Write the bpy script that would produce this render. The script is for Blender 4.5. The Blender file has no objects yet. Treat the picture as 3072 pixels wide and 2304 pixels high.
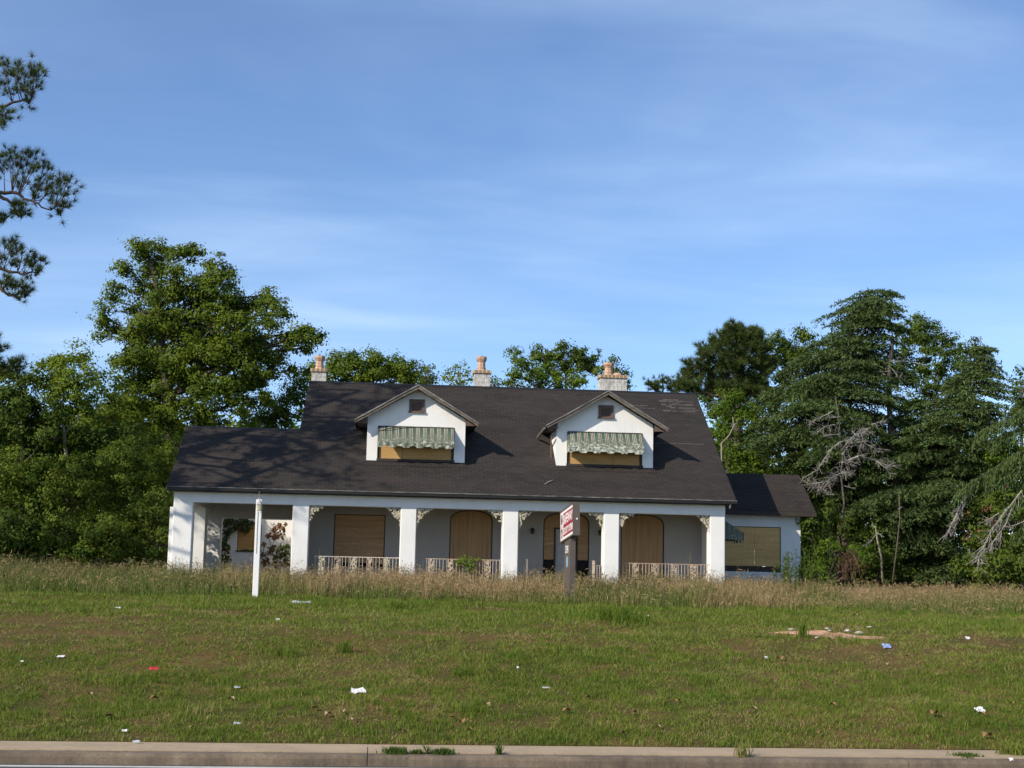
import bpy, math, random
import numpy as np
from mathutils import Matrix, Vector

random.seed(7)
RNG = np.random.default_rng(11)
SC = bpy.context.scene
COL = SC.collection
rad = math.radians

# ------------------------------------------------------------------ camera, world, sun, exposure
EYE = 2.3
FPX = 4500.0                                   # focal length in pixels of a 3072 wide frame
PITCH, YAW, ROLL = rad(7.5), rad(5.0), rad(1.2)
fw = np.array([math.sin(YAW)*math.cos(PITCH), math.cos(YAW)*math.cos(PITCH), math.sin(PITCH)])
rt0 = np.array([math.cos(YAW), -math.sin(YAW), 0.0])
up0 = np.cross(rt0, fw)
RT = math.cos(ROLL)*rt0 + math.sin(ROLL)*up0
UP = -math.sin(ROLL)*rt0 + math.cos(ROLL)*up0
cam = bpy.data.cameras.new('camera')
cam.sensor_width = 36.0
cam.lens = FPX/3072.0*36.0
cam.clip_end = 3000.0
cam_ob = bpy.data.objects.new('camera', cam)
COL.objects.link(cam_ob)
cam_ob.matrix_world = Matrix(((RT[0], UP[0], -fw[0], 0), (RT[1], UP[1], -fw[1], 0), (RT[2], UP[2], -fw[2], EYE), (0, 0, 0, 1)))
SC.camera = cam_ob

SUN_EL, SUN_AZ = 32.0, 236.0                   # azimuth clockwise from +Y
sd = Vector((math.sin(rad(SUN_AZ))*math.cos(rad(SUN_EL)), math.cos(rad(SUN_AZ))*math.cos(rad(SUN_EL)), math.sin(rad(SUN_EL))))
sun = bpy.data.lights.new('sun', 'SUN')
sun.energy = 4.7
sun.angle = rad(0.53)
sun.color = (1.0, 0.90, 0.75)
sun_ob = bpy.data.objects.new('sun', sun)
COL.objects.link(sun_ob)
sun_ob.rotation_euler = sd.to_track_quat('Z', 'Y').to_euler()

SC.view_settings.view_transform = 'Standard'
SC.view_settings.look = 'None'
SC.view_settings.exposure = 0.25
SC.view_settings.gamma = 1.0
SC.view_settings.use_curve_mapping = False


class NT:
    """small helper round a node tree"""
    def __init__(self, tree):
        self.t = tree; self.n = tree.nodes; self.l = tree.links
    def node(self, typ, **kw):
        nd = self.n.new(typ)
        ins = kw.pop('ins', {})
        for k, v in kw.items(): setattr(nd, k, v)
        for k, v in ins.items(): self.put(nd.inputs[k], v)
        return nd
    def put(self, sock, v):
        if isinstance(v, bpy.types.NodeSocket): self.l.new(v, sock)
        elif isinstance(v, bpy.types.Node): self.l.new(v.outputs[0], sock)
        else:
            if isinstance(v, (tuple, list)) and len(v) == 3 and sock.type == 'RGBA': v = tuple(v)+(1,)
            sock.default_value = v
    def math(self, op, a, b=0.5, c=None, clamp=False):
        nd = self.node('ShaderNodeMath', operation=op, use_clamp=clamp)
        self.put(nd.inputs[0], a); self.put(nd.inputs[1], b)
        if c is not None: self.put(nd.inputs[2], c)
        return nd.outputs[0]
    def mix(self, f, a, b, blend='MIX'):
        nd = self.node('ShaderNodeMix', data_type='RGBA', blend_type=blend)
        self.put(nd.inputs[0], f); self.put(nd.inputs[6], a); self.put(nd.inputs[7], b)
        return nd.outputs[2]
    def noise(self, vec, scale, detail=4.0, rough=0.55, dist=0.0):
        nd = self.node('ShaderNodeTexNoise', ins={'Scale': scale, 'Detail': detail, 'Roughness': rough, 'Distortion': dist})
        if vec is not None: self.l.new(vec, nd.inputs['Vector'])
        return nd.outputs[0]
    def ramp(self, f, stops):
        nd = self.node('ShaderNodeValToRGB')
        cr = nd.color_ramp
        while len(cr.elements) < len(stops): cr.elements.new(0.5)
        for e, (p, c) in zip(cr.elements, stops):
            e.position = p
            e.color = (c, c, c, 1) if isinstance(c, (int, float)) else tuple(c)+(1,)
        self.put(nd.inputs[0], f)
        return nd.outputs[0]
    def pos(self):
        return self.node('ShaderNodeNewGeometry').outputs['Position']
    def scaled(self, vec, s, loc=(0, 0, 0), rot=(0, 0, 0)):
        nd = self.node('ShaderNodeMapping', ins={'Scale': s, 'Location': loc, 'Rotation': rot})
        self.l.new(vec, nd.inputs['Vector'])
        return nd.outputs[0]
    def attr(self, name):
        return self.node('ShaderNodeAttribute', attribute_name=name).outputs['Fac']


world = bpy.data.worlds.new('World')
SC.world = world
world.use_nodes = True
wt = NT(world.node_tree)
bg = world.node_tree.nodes['Background']
sky = wt.node('ShaderNodeTexSky', sky_type='NISHITA', sun_disc=False)
sky.sun_elevation = rad(SUN_EL); sky.sun_rotation = rad(SUN_AZ)
sky.altitude = 100.0; sky.air_density = 0.72; sky.dust_density = 0.25; sky.ozone_density = 2.2
# thin cirrus on one high layer over the whole sky: the view direction meets a plane overhead
gen = wt.node('ShaderNodeTexCoord').outputs['Generated']
sep = wt.node('ShaderNodeSeparateXYZ'); wt.l.new(gen, sep.inputs[0])
zz = wt.math('MAXIMUM', sep.outputs[2], 0.02)
zz = wt.math('ADD', zz, 0.12)
px = wt.math('DIVIDE', sep.outputs[0], zz); py = wt.math('DIVIDE', sep.outputs[1], zz)
cv = wt.node('ShaderNodeCombineXYZ'); wt.l.new(px, cv.inputs[0]); wt.l.new(py, cv.inputs[1])
c1 = wt.noise(wt.scaled(cv.outputs[0], (0.45, 1.0, 1), (5.78, 9.14, 0), (0, 0, 0.12)), 1.0, 6.0, 0.55, 0.5)
c2 = wt.noise(wt.scaled(cv.outputs[0], (0.75, 1.9, 1), (9.14, 5.78, 0), (0, 0, -0.12)), 1.5, 5.0, 0.55, 0.6)
m1 = wt.ramp(c1, [(0.42, 0.14), (0.76, 1.0)])
m2 = wt.ramp(c2, [(0.34, 0.0), (0.74, 1.0)])
veil = wt.math('MULTIPLY', m1, wt.math('MULTIPLY_ADD', m2, 0.60, 0.40))
veil = wt.math('MULTIPLY', veil, 0.6, clamp=True)
satur = wt.node('ShaderNodeHueSaturation', ins={'Hue': 0.504, 'Saturation': 1.12, 'Value': 1.0, 'Color': sky.outputs[0]})
skyc = wt.mix(veil, satur.outputs[0], (4.5, 5.8, 7.3))
wt.l.new(skyc, bg.inputs[0])
bg.inputs[1].default_value = 0.15

# ------------------------------------------------------------------ pixel <-> place (3072 x 2304 pixels of the photograph)
def ray(u, v):
    return fw + RT*((u-1536)/FPX) - UP*((v-1152)/FPX)
def at(u, v, Y):
    d = ray(u, v); d = d*(Y/d[1])
    return np.array([d[0], Y, d[2]+EYE])

_T = RNG.random((256, 256))
def vnoise(x, y):
    xi = np.floor(x).astype(int); yi = np.floor(y).astype(int)
    fx = x-xi; fy = y-yi
    fx = fx*fx*(3-2*fx); fy = fy*fy*(3-2*fy)
    a = _T[xi & 255, yi & 255]; b = _T[(xi+1) & 255, yi & 255]; c = _T[xi & 255, (yi+1) & 255]; d = _T[(xi+1) & 255, (yi+1) & 255]
    return (a*(1-fx)+b*fx)*(1-fy)+(c*(1-fx)+d*fx)*fy
def fbm(x, y, o=3):
    s = 0; a = 0.5; n = 0
    for i in range(o):
        s = s+a*vnoise(x*2**i+17.3*i, y*2**i+5.1*i); n += a; a *= 0.5
    return s/n

GY = [20.0, 20.4, 21.2, 24, 27, 30, 33, 36, 40, 44, 50, 55, 60, 80, 500]
GZ = [0.14, 0.16, 0.24, 0.58, 0.96, 1.26, 1.43, 1.53, 1.60, 1.65, 1.76, 1.88, 1.95, 2.05, 2.3]
def kerb_shift(x, y=20.0):
    """the road runs at a slight angle to the house; fades out up the bank"""
    return (-0.33+0.02*(np.clip(x, -40, 40)+3))*np.clip((24-np.asarray(y, float))/3.5, 0, 1)
def ground_z(x, y):
    x = np.asarray(x, float); y = np.asarray(y, float)
    z = np.interp(y-kerb_shift(x, y), GY, GZ)
    k = np.clip((y-20.6)/2.0, 0, 1)*np.clip((300-y)/100, 0, 1)
    return z+k*((fbm(x*0.45+40, y*0.45+9)-0.5)*0.22+(fbm(x*1.7+3, y*1.7+60, 2)-0.5)*0.05)
def on_ground(u, v):
    d = ray(u, v)
    for t in np.arange(19.1, 70, 0.02):
        p = d*t
        if p[2]+EYE <= float(ground_z(p[0], p[1])):
            return Vector((p[0], p[1], float(ground_z(p[0], p[1]))))
    return Vector((d*60)+np.array([0, 0, EYE]))

# ------------------------------------------------------------------ mesh helpers
OFF = {}
class MB:
    def __init__(self): self.v = []; self.f = []; self.a = {}
    def quad(self, *p):
        n = len(self.v); self.v += [tuple(q) for q in p]; self.f.append(tuple(range(n, n+len(p)))); return self
    def box(self, x0, x1, y0, y1, z0, z1):
        n = len(self.v)
        self.v += [(x0, y0, z0), (x1, y0, z0), (x1, y1, z0), (x0, y1, z0), (x0, y0, z1), (x1, y0, z1), (x1, y1, z1), (x0, y1, z1)]
        for q in ((0, 3, 2, 1), (4, 5, 6, 7), (0, 1, 5, 4), (1, 2, 6, 5), (2, 3, 7, 6), (3, 0, 4, 7)): self.f.append(tuple(n+i for i in q))
        return self
    def loft(self, a, b):
        """two matching closed outlines joined into a closed solid"""
        n = len(self.v); k = len(a)
        self.v += [tuple(p) for p in a]+[tuple(p) for p in b]
        self.f.append(tuple(n+i for i in reversed(range(k)))); self.f.append(tuple(n+k+i for i in range(k)))
        for i in range(k):
            j = (i+1) % k; self.f.append((n+i, n+j, n+k+j, n+k+i))
        return self
    def prism_y(self, xz, y0, y1): return self.loft([(x, y0, z) for x, z in xz], [(x, y1, z) for x, z in xz])
    def prism_x(self, yz, x0, x1): return self.loft([(x0, y, z) for y, z in yz], [(x1, y, z) for y, z in yz])
    def prism_z(self, xy, z0, z1): return self.loft([(x, y, z0) for x, y in xy], [(x, y, z1) for x, y in xy])
    def pillar(self, x0, x1, y0, y1, z0, z1, c=0.025):
        return self.prism_z([(x0+c, y0), (x1-c, y0), (x1, y0+c), (x1, y1-c), (x1-c, y1), (x0+c, y1), (x0, y1-c), (x0, y0+c)], z0, z1)
    def tube(self, path, radii, n=6, cap=True):
        P = [np.array(p, float) for p in path]
        if not hasattr(radii, '__len__'): radii = [radii]*len(P)
        base = len(self.v)
        for i, p in enumerate(P):
            t = P[min(i+1, len(P)-1)]-P[max(i-1, 0)]
            t = t/(np.linalg.norm(t)+1e-9)
            r = np.array([1.0, 0, 0]) if abs(t[0]) < 0.8 else np.array([0, 1.0, 0])
            a = np.cross(t, r); a /= np.linalg.norm(a); b = np.cross(t, a)
            for k in range(n):
                w = 2*math.pi*k/n
                self.v.append(tuple(p+radii[i]*(math.cos(w)*a+math.sin(w)*b)))
        for i in range(len(P)-1):
            for k in range(n):
                self.f.append((base+i*n+k, base+i*n+(k+1) % n, base+(i+1)*n+(k+1) % n, base+(i+1)*n+k))
        if cap:
            self.f.append(tuple(base+k for k in reversed(range(n)))); self.f.append(tuple(base+(len(P)-1)*n+k for k in range(n)))
        return self
    def lathe(self, c, prof, n=12, ph=0.0):
        base = len(self.v)
        for r, z in prof:
            for k in range(n):
                w = 2*math.pi*(k+ph)/n
                self.v.append((c[0]+r*math.cos(w), c[1]+r*math.sin(w), c[2]+z))
        for i in range(len(prof)-1):
            for k in range(n):
                self.f.append((base+i*n+k, base+i*n+(k+1) % n, base+(i+1)*n+(k+1) % n, base+(i+1)*n+k))
        self.f.append(tuple(base+k for k in reversed(range(n)))); self.f.append(tuple(base+(len(prof)-1)*n+k for k in range(n)))
        return self
    def attrs(self, name, vals): self.a[name] = vals; return self
    def build(self, name, mat, parent=None, smooth=False):
        off = OFF.get(parent.name, Vector((0, 0, 0))) if parent else Vector((0, 0, 0))
        me = bpy.data.meshes.new(name)
        me.from_pydata([(x-off[0], y-off[1], z-off[2]) for x, y, z in self.v], [], self.f)
        for k, vals in self.a.items():
            at_ = me.attributes.new(k, 'FLOAT', 'POINT'); at_.data.foreach_set('value', np.asarray(vals, np.float32))
        me.materials.append(mat)
        if smooth: me.polygons.foreach_set('use_smooth', [True]*len(me.polygons))
        me.update()
        return link(name, me, parent)

def link(name, data, parent=None):
    o = bpy.data.objects.new(name, data); COL.objects.link(o)
    if parent is not None:
        o.parent = parent; OFF[o.name] = OFF.get(parent.name, Vector((0, 0, 0)))
    return o
def tag(o, label=None, cat=None, group=None, kind=None):
    for k, v in (('label', label), ('category', cat), ('group', group), ('kind', kind)):
        if v: o[k] = v
    return o
def thing(name, loc, label, cat, group=None):
    o = bpy.data.objects.new(name, None); COL.objects.link(o); o.location = loc
    o.empty_display_size = 0.3
    OFF[o.name] = Vector(loc)
    return tag(o, label, cat, group)
def single(name, mb, mat, loc, label, cat, group=None, smooth=False):
    """a thing that is one mesh, its origin at loc"""
    OFF['@'] = Vector(loc)
    me_off = Vector(loc)
    me = bpy.data.meshes.new(name)
    me.from_pydata([(x-me_off[0], y-me_off[1], z-me_off[2]) for x, y, z in mb.v], [], mb.f)
    for k, vals in mb.a.items():
        at_ = me.attributes.new(k, 'FLOAT', 'POINT'); at_.data.foreach_set('value', np.asarray(vals, np.float32))
    me.materials.append(mat)
    if smooth: me.polygons.foreach_set('use_smooth', [True]*len(me.polygons))
    o = link(name, me); o.location = loc
    OFF[o.name] = Vector(loc)
    return tag(o, label, cat, group)

def poly_mesh(name, V, k, mat, parent=None, tint=None):
    """V: (n*k, 3) vertices, every k of them one face"""
    off = np.array(OFF.get(parent.name, (0, 0, 0))) if parent else np.zeros(3)
    V = np.asarray(V, np.float32)-off.astype(np.float32)
    n = len(V)//k
    me = bpy.data.meshes.new(name)
    me.vertices.add(n*k); me.vertices.foreach_set('co', V.ravel())
    me.loops.add(n*k); me.loops.foreach_set('vertex_index', np.arange(n*k, dtype=np.int32))
    me.polygons.add(n); me.polygons.foreach_set('loop_start', np.arange(0, n*k, k, dtype=np.int32))
    try: me.polygons.foreach_set('loop_total', np.full(n, k, dtype=np.int32))
    except Exception: pass
    if tint is not None:
        t = np.asarray(tint, np.float32)
        if len(t) == n: t = np.repeat(t, k)
        a = me.attributes.new('tint', 'FLOAT', 'POINT'); a.data.foreach_set('value', t)
    me.materials.append(mat)
    me.update(calc_edges=True)
    return link(name, me, parent)

# ------------------------------------------------------------------ materials
def new_mat(name):
    m = bpy.data.materials.new(name); m.use_nodes = True
    t = NT(m.node_tree); b = m.node_tree.nodes['Principled BSDF']
    return m, t, b
def bump(t, b, h, strength=0.3, dist=0.02):
    nd = t.node('ShaderNodeBump', ins={'Strength': strength, 'Distance': dist}); t.put(nd.inputs['Height'], h)
    t.l.new(nd.outputs[0], b.inputs['Normal'])

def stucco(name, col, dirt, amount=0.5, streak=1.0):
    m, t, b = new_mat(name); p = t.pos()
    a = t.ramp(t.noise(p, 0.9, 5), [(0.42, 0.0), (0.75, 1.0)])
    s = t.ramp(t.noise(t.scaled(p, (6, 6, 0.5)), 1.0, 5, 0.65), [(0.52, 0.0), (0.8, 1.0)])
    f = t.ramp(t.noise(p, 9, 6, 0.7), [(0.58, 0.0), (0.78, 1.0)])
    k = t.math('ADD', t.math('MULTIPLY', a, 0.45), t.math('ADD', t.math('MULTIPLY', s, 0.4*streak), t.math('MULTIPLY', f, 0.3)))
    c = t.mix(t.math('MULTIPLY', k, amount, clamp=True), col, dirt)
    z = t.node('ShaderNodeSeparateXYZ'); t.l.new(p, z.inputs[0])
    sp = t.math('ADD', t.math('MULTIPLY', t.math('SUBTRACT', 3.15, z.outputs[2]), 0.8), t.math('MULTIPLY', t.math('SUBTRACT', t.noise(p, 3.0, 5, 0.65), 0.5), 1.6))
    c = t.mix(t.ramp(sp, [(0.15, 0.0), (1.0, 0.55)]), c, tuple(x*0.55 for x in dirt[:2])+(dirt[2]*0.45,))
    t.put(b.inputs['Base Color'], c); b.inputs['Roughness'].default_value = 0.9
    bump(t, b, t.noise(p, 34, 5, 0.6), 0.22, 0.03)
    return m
def plain(name, col, rough=0.7, var=0.25, scale=6.0, metal=0.0, dark=None, bumps=0.0):
    m, t, b = new_mat(name); p = t.pos()
    n = t.noise(p, scale, 5, 0.6)
    d = dark or tuple(c*(1-var*1.6) for c in col)
    t.put(b.inputs['Base Color'], t.mix(t.ramp(n, [(0.3, 0.0), (0.72, 1.0)]), d, col))
    b.inputs['Roughness'].default_value = rough; b.inputs['Metallic'].default_value = metal
    if bumps: bump(t, b, n, bumps, 0.02)
    return m

M = {}
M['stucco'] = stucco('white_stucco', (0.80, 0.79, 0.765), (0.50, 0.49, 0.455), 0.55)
M['stucco_shaded'] = stucco('shaded_porch_stucco', (0.31, 0.31, 0.295), (0.21, 0.21, 0.195), 0.5)  # darker copy of the white stucco, porch shade put into the colour
def chimney_mat():
    m, t, b = new_mat('stained_chimney'); p = t.pos()
    q = t.node('ShaderNodeCombineXYZ'); s3 = t.node('ShaderNodeSeparateXYZ'); t.l.new(p, s3.inputs[0])
    t.put(q.inputs[0], t.math('ADD', s3.outputs[0], s3.outputs[1])); t.put(q.inputs[1], s3.outputs[2])
    br = t.node('ShaderNodeTexBrick', ins={'Scale': 1.0, 'Mortar Size': 0.012, 'Mortar Smooth': 0.5, 'Brick Width': 0.34, 'Row Height': 0.19, 'Color1': (0, 0, 0, 1), 'Color2': (0, 0, 0, 1), 'Mortar': (1, 1, 1, 1)})
    t.l.new(q.outputs[0], br.inputs['Vector'])
    n = t.ramp(t.noise(p, 5, 6, 0.7), [(0.42, 0.0), (0.62, 1.0)]); s = t.ramp(t.noise(t.scaled(p, (10, 10, 2)), 1.0, 5, 0.7), [(0.45, 0.0), (0.7, 1.0)])
    c = t.mix(t.math('MULTIPLY', n, 0.65), (0.62, 0.60, 0.56), (0.20, 0.195, 0.18))
    c = t.mix(t.math('MULTIPLY', s, 0.6), c, (0.14, 0.13, 0.12))
    c = t.mix(t.math('MULTIPLY', br.outputs['Color'], t.noise(p, 3, 2, 0.5)), c, (0.12, 0.11, 0.10))
    t.put(b.inputs['Base Color'], c); b.inputs['Roughness'].default_value = 0.95
    bump(t, b, n, 0.3, 0.02)
    return m
M['chimney'] = chimney_mat()
M['soffit'] = plain('black_trim_and_shade', (0.014, 0.013, 0.013), 0.6)
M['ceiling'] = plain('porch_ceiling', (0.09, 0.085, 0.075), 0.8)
M['gutter_lip'] = plain('worn_gutter_edge', (0.30, 0.29, 0.26), 0.5, 0.5, 3.0, dark=(0.045, 0.042, 0.04))
M['dark_gap'] = plain('dark_opening', (0.010, 0.010, 0.011), 0.9)
M['terracotta'] = plain('terracotta', (0.58, 0.37, 0.26), 0.75, 0.22, 7)
M['brick'] = plain('cap_brick', (0.42, 0.26, 0.14), 0.8, 0.3, 12)
M['brick_pale'] = plain('cap_brick_pale', (0.58, 0.44, 0.27), 0.8, 0.2, 12)
M['brick_dark'] = plain('sill_brick', (0.09, 0.06, 0.045), 0.85, 0.3, 12)
M['door'] = plain('white_door', (0.36, 0.37, 0.38), 0.5, 0.12)
M['iron'] = plain('rusty_white_iron', (0.70, 0.68, 0.62), 0.55, 0.3, 14, dark=(0.46, 0.34, 0.24))
M['iron_rust'] = plain('rusted_rail', (0.52, 0.42, 0.33), 0.7, 0.3, 10, dark=(0.30, 0.18, 0.11))
M['lace'] = plain('cream_cast_iron', (0.62, 0.57, 0.44), 0.6, 0.25, 20, dark=(0.36, 0.30, 0.2))
M['lace_rust'] = plain('rusty_cream_cast_iron', (0.60, 0.54, 0.43), 0.65, 0.3, 16, dark=(0.34, 0.21, 0.12))
M['white_paint'] = plain('white_painted_wood', (0.82, 0.81, 0.78), 0.5, 0.06, 3)
M['brown_paint'] = plain('brown_sign_paint', (0.085, 0.066, 0.052), 0.5, 0.2, 4, dark=(0.11, 0.09, 0.075))
M['sign_white'] = plain('sign_white', (0.82, 0.80, 0.78), 0.35, 0.05)
M['sign_red'] = plain('sign_maroon', (0.36, 0.022, 0.045), 0.35, 0.15)
M['sign_dark'] = plain('sign_dark', (0.10, 0.02, 0.035), 0.35, 0.1)
M['sticker'] = plain('blue_sticker', (0.36, 0.55, 0.74), 0.4, 0.5, 9, dark=(0.12, 0.34, 0.62))
M['lantern'] = plain('grey_lantern_metal', (0.42, 0.42, 0.40), 0.5, 0.2)
M['lantern_glass'] = plain('frosted_lantern_glass', (0.50, 0.50, 0.34), 0.25, 0.15)
M['steel'] = plain('dull_steel', (0.35, 0.35, 0.34), 0.4, 0.2, 5, 0.6)
M['lamp_black'] = plain('black_lamp_metal', (0.02, 0.02, 0.02), 0.5)

def wood(name, col, dark, sx=(0.5, 4, 14), rough=0.8, rings=0.0):
    m, t, b = new_mat(name); p = t.pos()
    n = t.noise(t.scaled(p, sx), 1.0, 7, 0.68, 0.4)
    c = t.mix(t.ramp(n, [(0.30, 0.0), (0.70, 1.0)]), dark, col)
    if rings:
        q = t.noise(t.scaled(p, (0.55, 1, 1.9)), 1.6, 2, 0.4, 0.3)
        w = t.math('FRACT', t.math('MULTIPLY', q, 17.0))
        w = t.ramp(w, [(0.0, 0.0), (0.5, 1.0), (0.8, 0.2), (1.0, 0.0)])
        c = t.mix(t.math('MULTIPLY', w, rings), c, dark)
    t.put(b.inputs['Base Color'], c); b.inputs['Roughness'].default_value = rough
    bump(t, b, n, 0.25, 0.01)
    return m
M['ply'] = wood('plywood', (0.46, 0.31, 0.16), (0.25, 0.145, 0.072), (0.7, 3, 9), 0.8, 0.55)
M['ply_up'] = wood('plywood_upright', (0.42, 0.275, 0.14), (0.25, 0.15, 0.072), (9, 3, 0.5), 0.8, 0.0)
M['ply_gold'] = wood('plywood_gold', (0.56, 0.345, 0.125), (0.36, 0.20, 0.065), (0.8, 3, 10), 0.75, 0.25)
M['ply_olive'] = wood('plywood_weathered', (0.82, 0.53, 0.21), (0.52, 0.30, 0.10), (0.6, 3, 8), 0.8, 0.6)
M['grey_wood'] = wood('weathered_trim', (0.19, 0.155, 0.118), (0.050, 0.041, 0.033), (2.2, 4, 9), 0.85)
M['brown_wood'] = wood('brown_vent_wood', (0.155, 0.105, 0.085), (0.085, 0.055, 0.045), (3, 3, 10), 0.8)
M['dark_wood'] = wood('dark_window_frame', (0.055, 0.042, 0.032), (0.022, 0.018, 0.014), (3, 3, 8), 0.8)

def shingles():
    m, t, b = new_mat('dark_shingles'); p = t.pos()
    q = t.scaled(p, (1, 1.19, 0))
    br = t.node('ShaderNodeTexBrick', ins={'Scale': 1.0, 'Mortar Size': 0.012, 'Mortar Smooth': 0.2, 'Brick Width': 0.30, 'Row Height': 0.145, 'Color1': (0.041, 0.034, 0.029, 1), 'Color2': (0.025, 0.0215, 0.0195, 1), 'Mortar': (0.009, 0.008, 0.008, 1)})
    t.l.new(q, br.inputs['Vector'])
    n = t.noise(t.scaled(p, (0.35, 1.4, 1)), 1.0, 6, 0.6)
    c = t.mix(t.ramp(n, [(0.38, 0.0), (0.7, 0.55)]), br.outputs[0], (0.052, 0.040, 0.037), 'MIX')
    st = t.noise(t.scaled(p, (0.18, 0.9, 1), (4, 2, 0)), 1.0, 6, 0.7)
    c = t.mix(t.ramp(st, [(0.62, 0.0), (0.78, 0.5)]), c, (0.088, 0.074, 0.063))
    sp = t.noise(p, 38, 2, 0.8)
    c = t.mix(t.ramp(sp, [(0.35, 0.35), (0.6, 0.0)]), c, (0.015, 0.0135, 0.0125))
    t.put(b.inputs['Base Color'], c); b.inputs['Roughness'].default_value = 0.95; b.inputs['Specular IOR Level'].default_value = 0.25
    h = t.math('ADD', t.math('MULTIPLY', br.outputs['Fac'], -0.8), t.math('MULTIPLY', sp, 0.4))
    bump(t, b, h, 0.35, 0.012)
    return m
M['shingles'] = shingles()

def awning_mat(name, w, mould, rough):
    """striped canvas: su metres across, sv metres down"""
    m, t, b = new_mat(name); su = t.attr('su'); sv = t.attr('sv'); p = t.pos()
    f = t.math('FRACT', t.math('DIVIDE', su, w))
    G, Cc, Br = (0.034, 0.075, 0.055), (0.44, 0.42, 0.33), (0.090, 0.080, 0.058)
    s = t.node('ShaderNodeValToRGB'); s.color_ramp.interpolation = 'CONSTANT'
    stops = [(0.0, G), (0.46, Cc), (0.53, Br), (0.68, Cc), (0.76, Br), (0.93, Cc)]
    while len(s.color_ramp.elements) < len(stops): s.color_ramp.elements.new(0.5)
    for e, (x, c) in zip(s.color_ramp.elements, stops): e.position = x; e.color = c+(1,)
    t.l.new(f, s.inputs[0])
    low = t.math('MULTIPLY', sv, 1.15)
    n = t.noise(p, 9, 6, 0.75)
    n2 = t.noise(t.scaled(p, (2.2, 2.2, 4)), 1.6, 3, 0.5)
    k = t.math('ADD', t.math('MULTIPLY', low, 0.55), t.math('MULTIPLY', n2, 0.25))
    spots = t.ramp(t.math('ADD', n, t.math('MULTIPLY', k, 0.32)), [(0.72-mould, 0.0), (0.80-mould, 0.85)])
    grime = t.ramp(t.math('ADD', low, t.math('MULTIPLY', n2, 0.5)), [(0.40, 0.05), (0.95, 0.85)])
    c = t.mix(grime, s.outputs[0], (0.12, 0.135, 0.10))
    c = t.mix(spots, c, (0.50, 0.53, 0.44))
    t.put(b.inputs['Base Color'], c); b.inputs['Roughness'].default_value = rough
    return m
M['awning'] = awning_mat('striped_awning', 0.265, 0.0, 0.8)
M['awning_mould'] = awning_mat('mouldy_striped_awning', 0.265, 0.05, 0.8)

M['awning_side'] = awning_mat('torn_side_awning', 0.2, -0.05, 0.85)
def concrete(name, col, dark):
    m, t, b = new_mat(name); p = t.pos()
    n = t.noise(p, 1.6, 6, 0.65); f = t.noise(p, 45, 3, 0.7)
    s = t.noise(t.scaled(p, (7, 7, 0.8)), 1.0, 5, 0.7)
    k = t.math('ADD', t.math('MULTIPLY', n, 0.6), t.math('MULTIPLY', s, 0.4))
    c = t.mix(t.ramp(k, [(0.34, 0.0), (0.66, 1.0)]), dark, col)
    c = t.mix(t.ramp(f, [(0.3, 0.45), (0.55, 0.0)]), c, tuple(x*0.45 for x in dark))
    t.put(b.inputs['Base Color'], c); b.inputs['Roughness'].default_value = 0.9
    bump(t, b, f, 0.3, 0.01)
    return m
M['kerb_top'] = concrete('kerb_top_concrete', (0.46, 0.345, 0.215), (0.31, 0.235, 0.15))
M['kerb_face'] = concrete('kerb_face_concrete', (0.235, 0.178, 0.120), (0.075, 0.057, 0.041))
M['asphalt'] = concrete('asphalt', (0.075, 0.078, 0.080), (0.045, 0.046, 0.047))
M['road_paint'] = concrete('road_paint', (0.66, 0.66, 0.62), (0.42, 0.42, 0.38))

def soil():
    m, t, b = new_mat('soil'); p = t.pos(); b.inputs['Specular IOR Level'].default_value = 0.05
    n = t.noise(p, 0.7, 6, 0.6); f = t.noise(p, 14, 6, 0.7)
    c = t.mix(t.ramp(n, [(0.35, 0.0), (0.65, 1.0)]), (0.075, 0.078, 0.018), (0.190, 0.110, 0.045))
    c = t.mix(t.ramp(f, [(0.35, 0.7), (0.62, 0.0)]), c, (0.040, 0.036, 0.020))
    t.put(b.inputs['Base Color'], c); b.inputs['Roughness'].default_value = 1.0
    bump(t, b, f, 0.6, 0.05)
    return m
M['soil'] = soil()
M['clay'] = plain('red_clay', (0.56, 0.38, 0.27), 0.95, 0.3, 7, dark=(0.34, 0.155, 0.075), bumps=0.6)
M['stone'] = plain('pale_stone', (0.56, 0.50, 0.42), 0.9, 0.25, 12, bumps=0.4)

def leafy(name, ca, cb, trans=0.3, rough=0.6, spec=0.15, cc=None):
    """tint runs from ca to cb (and on to cc)"""
    m, t, b = new_mat(name)
    a = t.attr('tint')
    st = [(0.0, ca), (1.0, cb)] if cc is None else [(0.0, ca), (0.55, cb), (1.0, cc)]
    c = t.ramp(a, st)
    t.put(b.inputs['Base Color'], c); b.inputs['Roughness'].default_value = rough
    b.inputs['Specular IOR Level'].default_value = spec
    if trans:
        tr = t.node('ShaderNodeBsdfTranslucent')
        t.put(tr.inputs[0], t.mix(0.5, c, (0.16, 0.20, 0.02), 'MIX'))
        ms = t.node('ShaderNodeMixShader', ins={0: trans})
        t.l.new(b.outputs[0], ms.inputs[1]); t.l.new(tr.outputs[0], ms.inputs[2])
        t.l.new(ms.outputs[0], t.n['Material Output'].inputs[0])
    return m
M['leaf_pecan'] = leafy('pecan_leaf', (0.050, 0.098, 0.010), (0.155, 0.205, 0.018), 0.38)
M['leaf_light'] = leafy('yellowgreen_leaf', (0.090, 0.155, 0.016), (0.210, 0.275, 0.026), 0.45)
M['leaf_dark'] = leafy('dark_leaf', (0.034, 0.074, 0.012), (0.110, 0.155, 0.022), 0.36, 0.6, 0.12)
M['leaf_laurel'] = leafy('laurel_leaf', (0.052, 0.104, 0.013), (0.165, 0.212, 0.026), 0.35, 0.6, 0.12)
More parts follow.
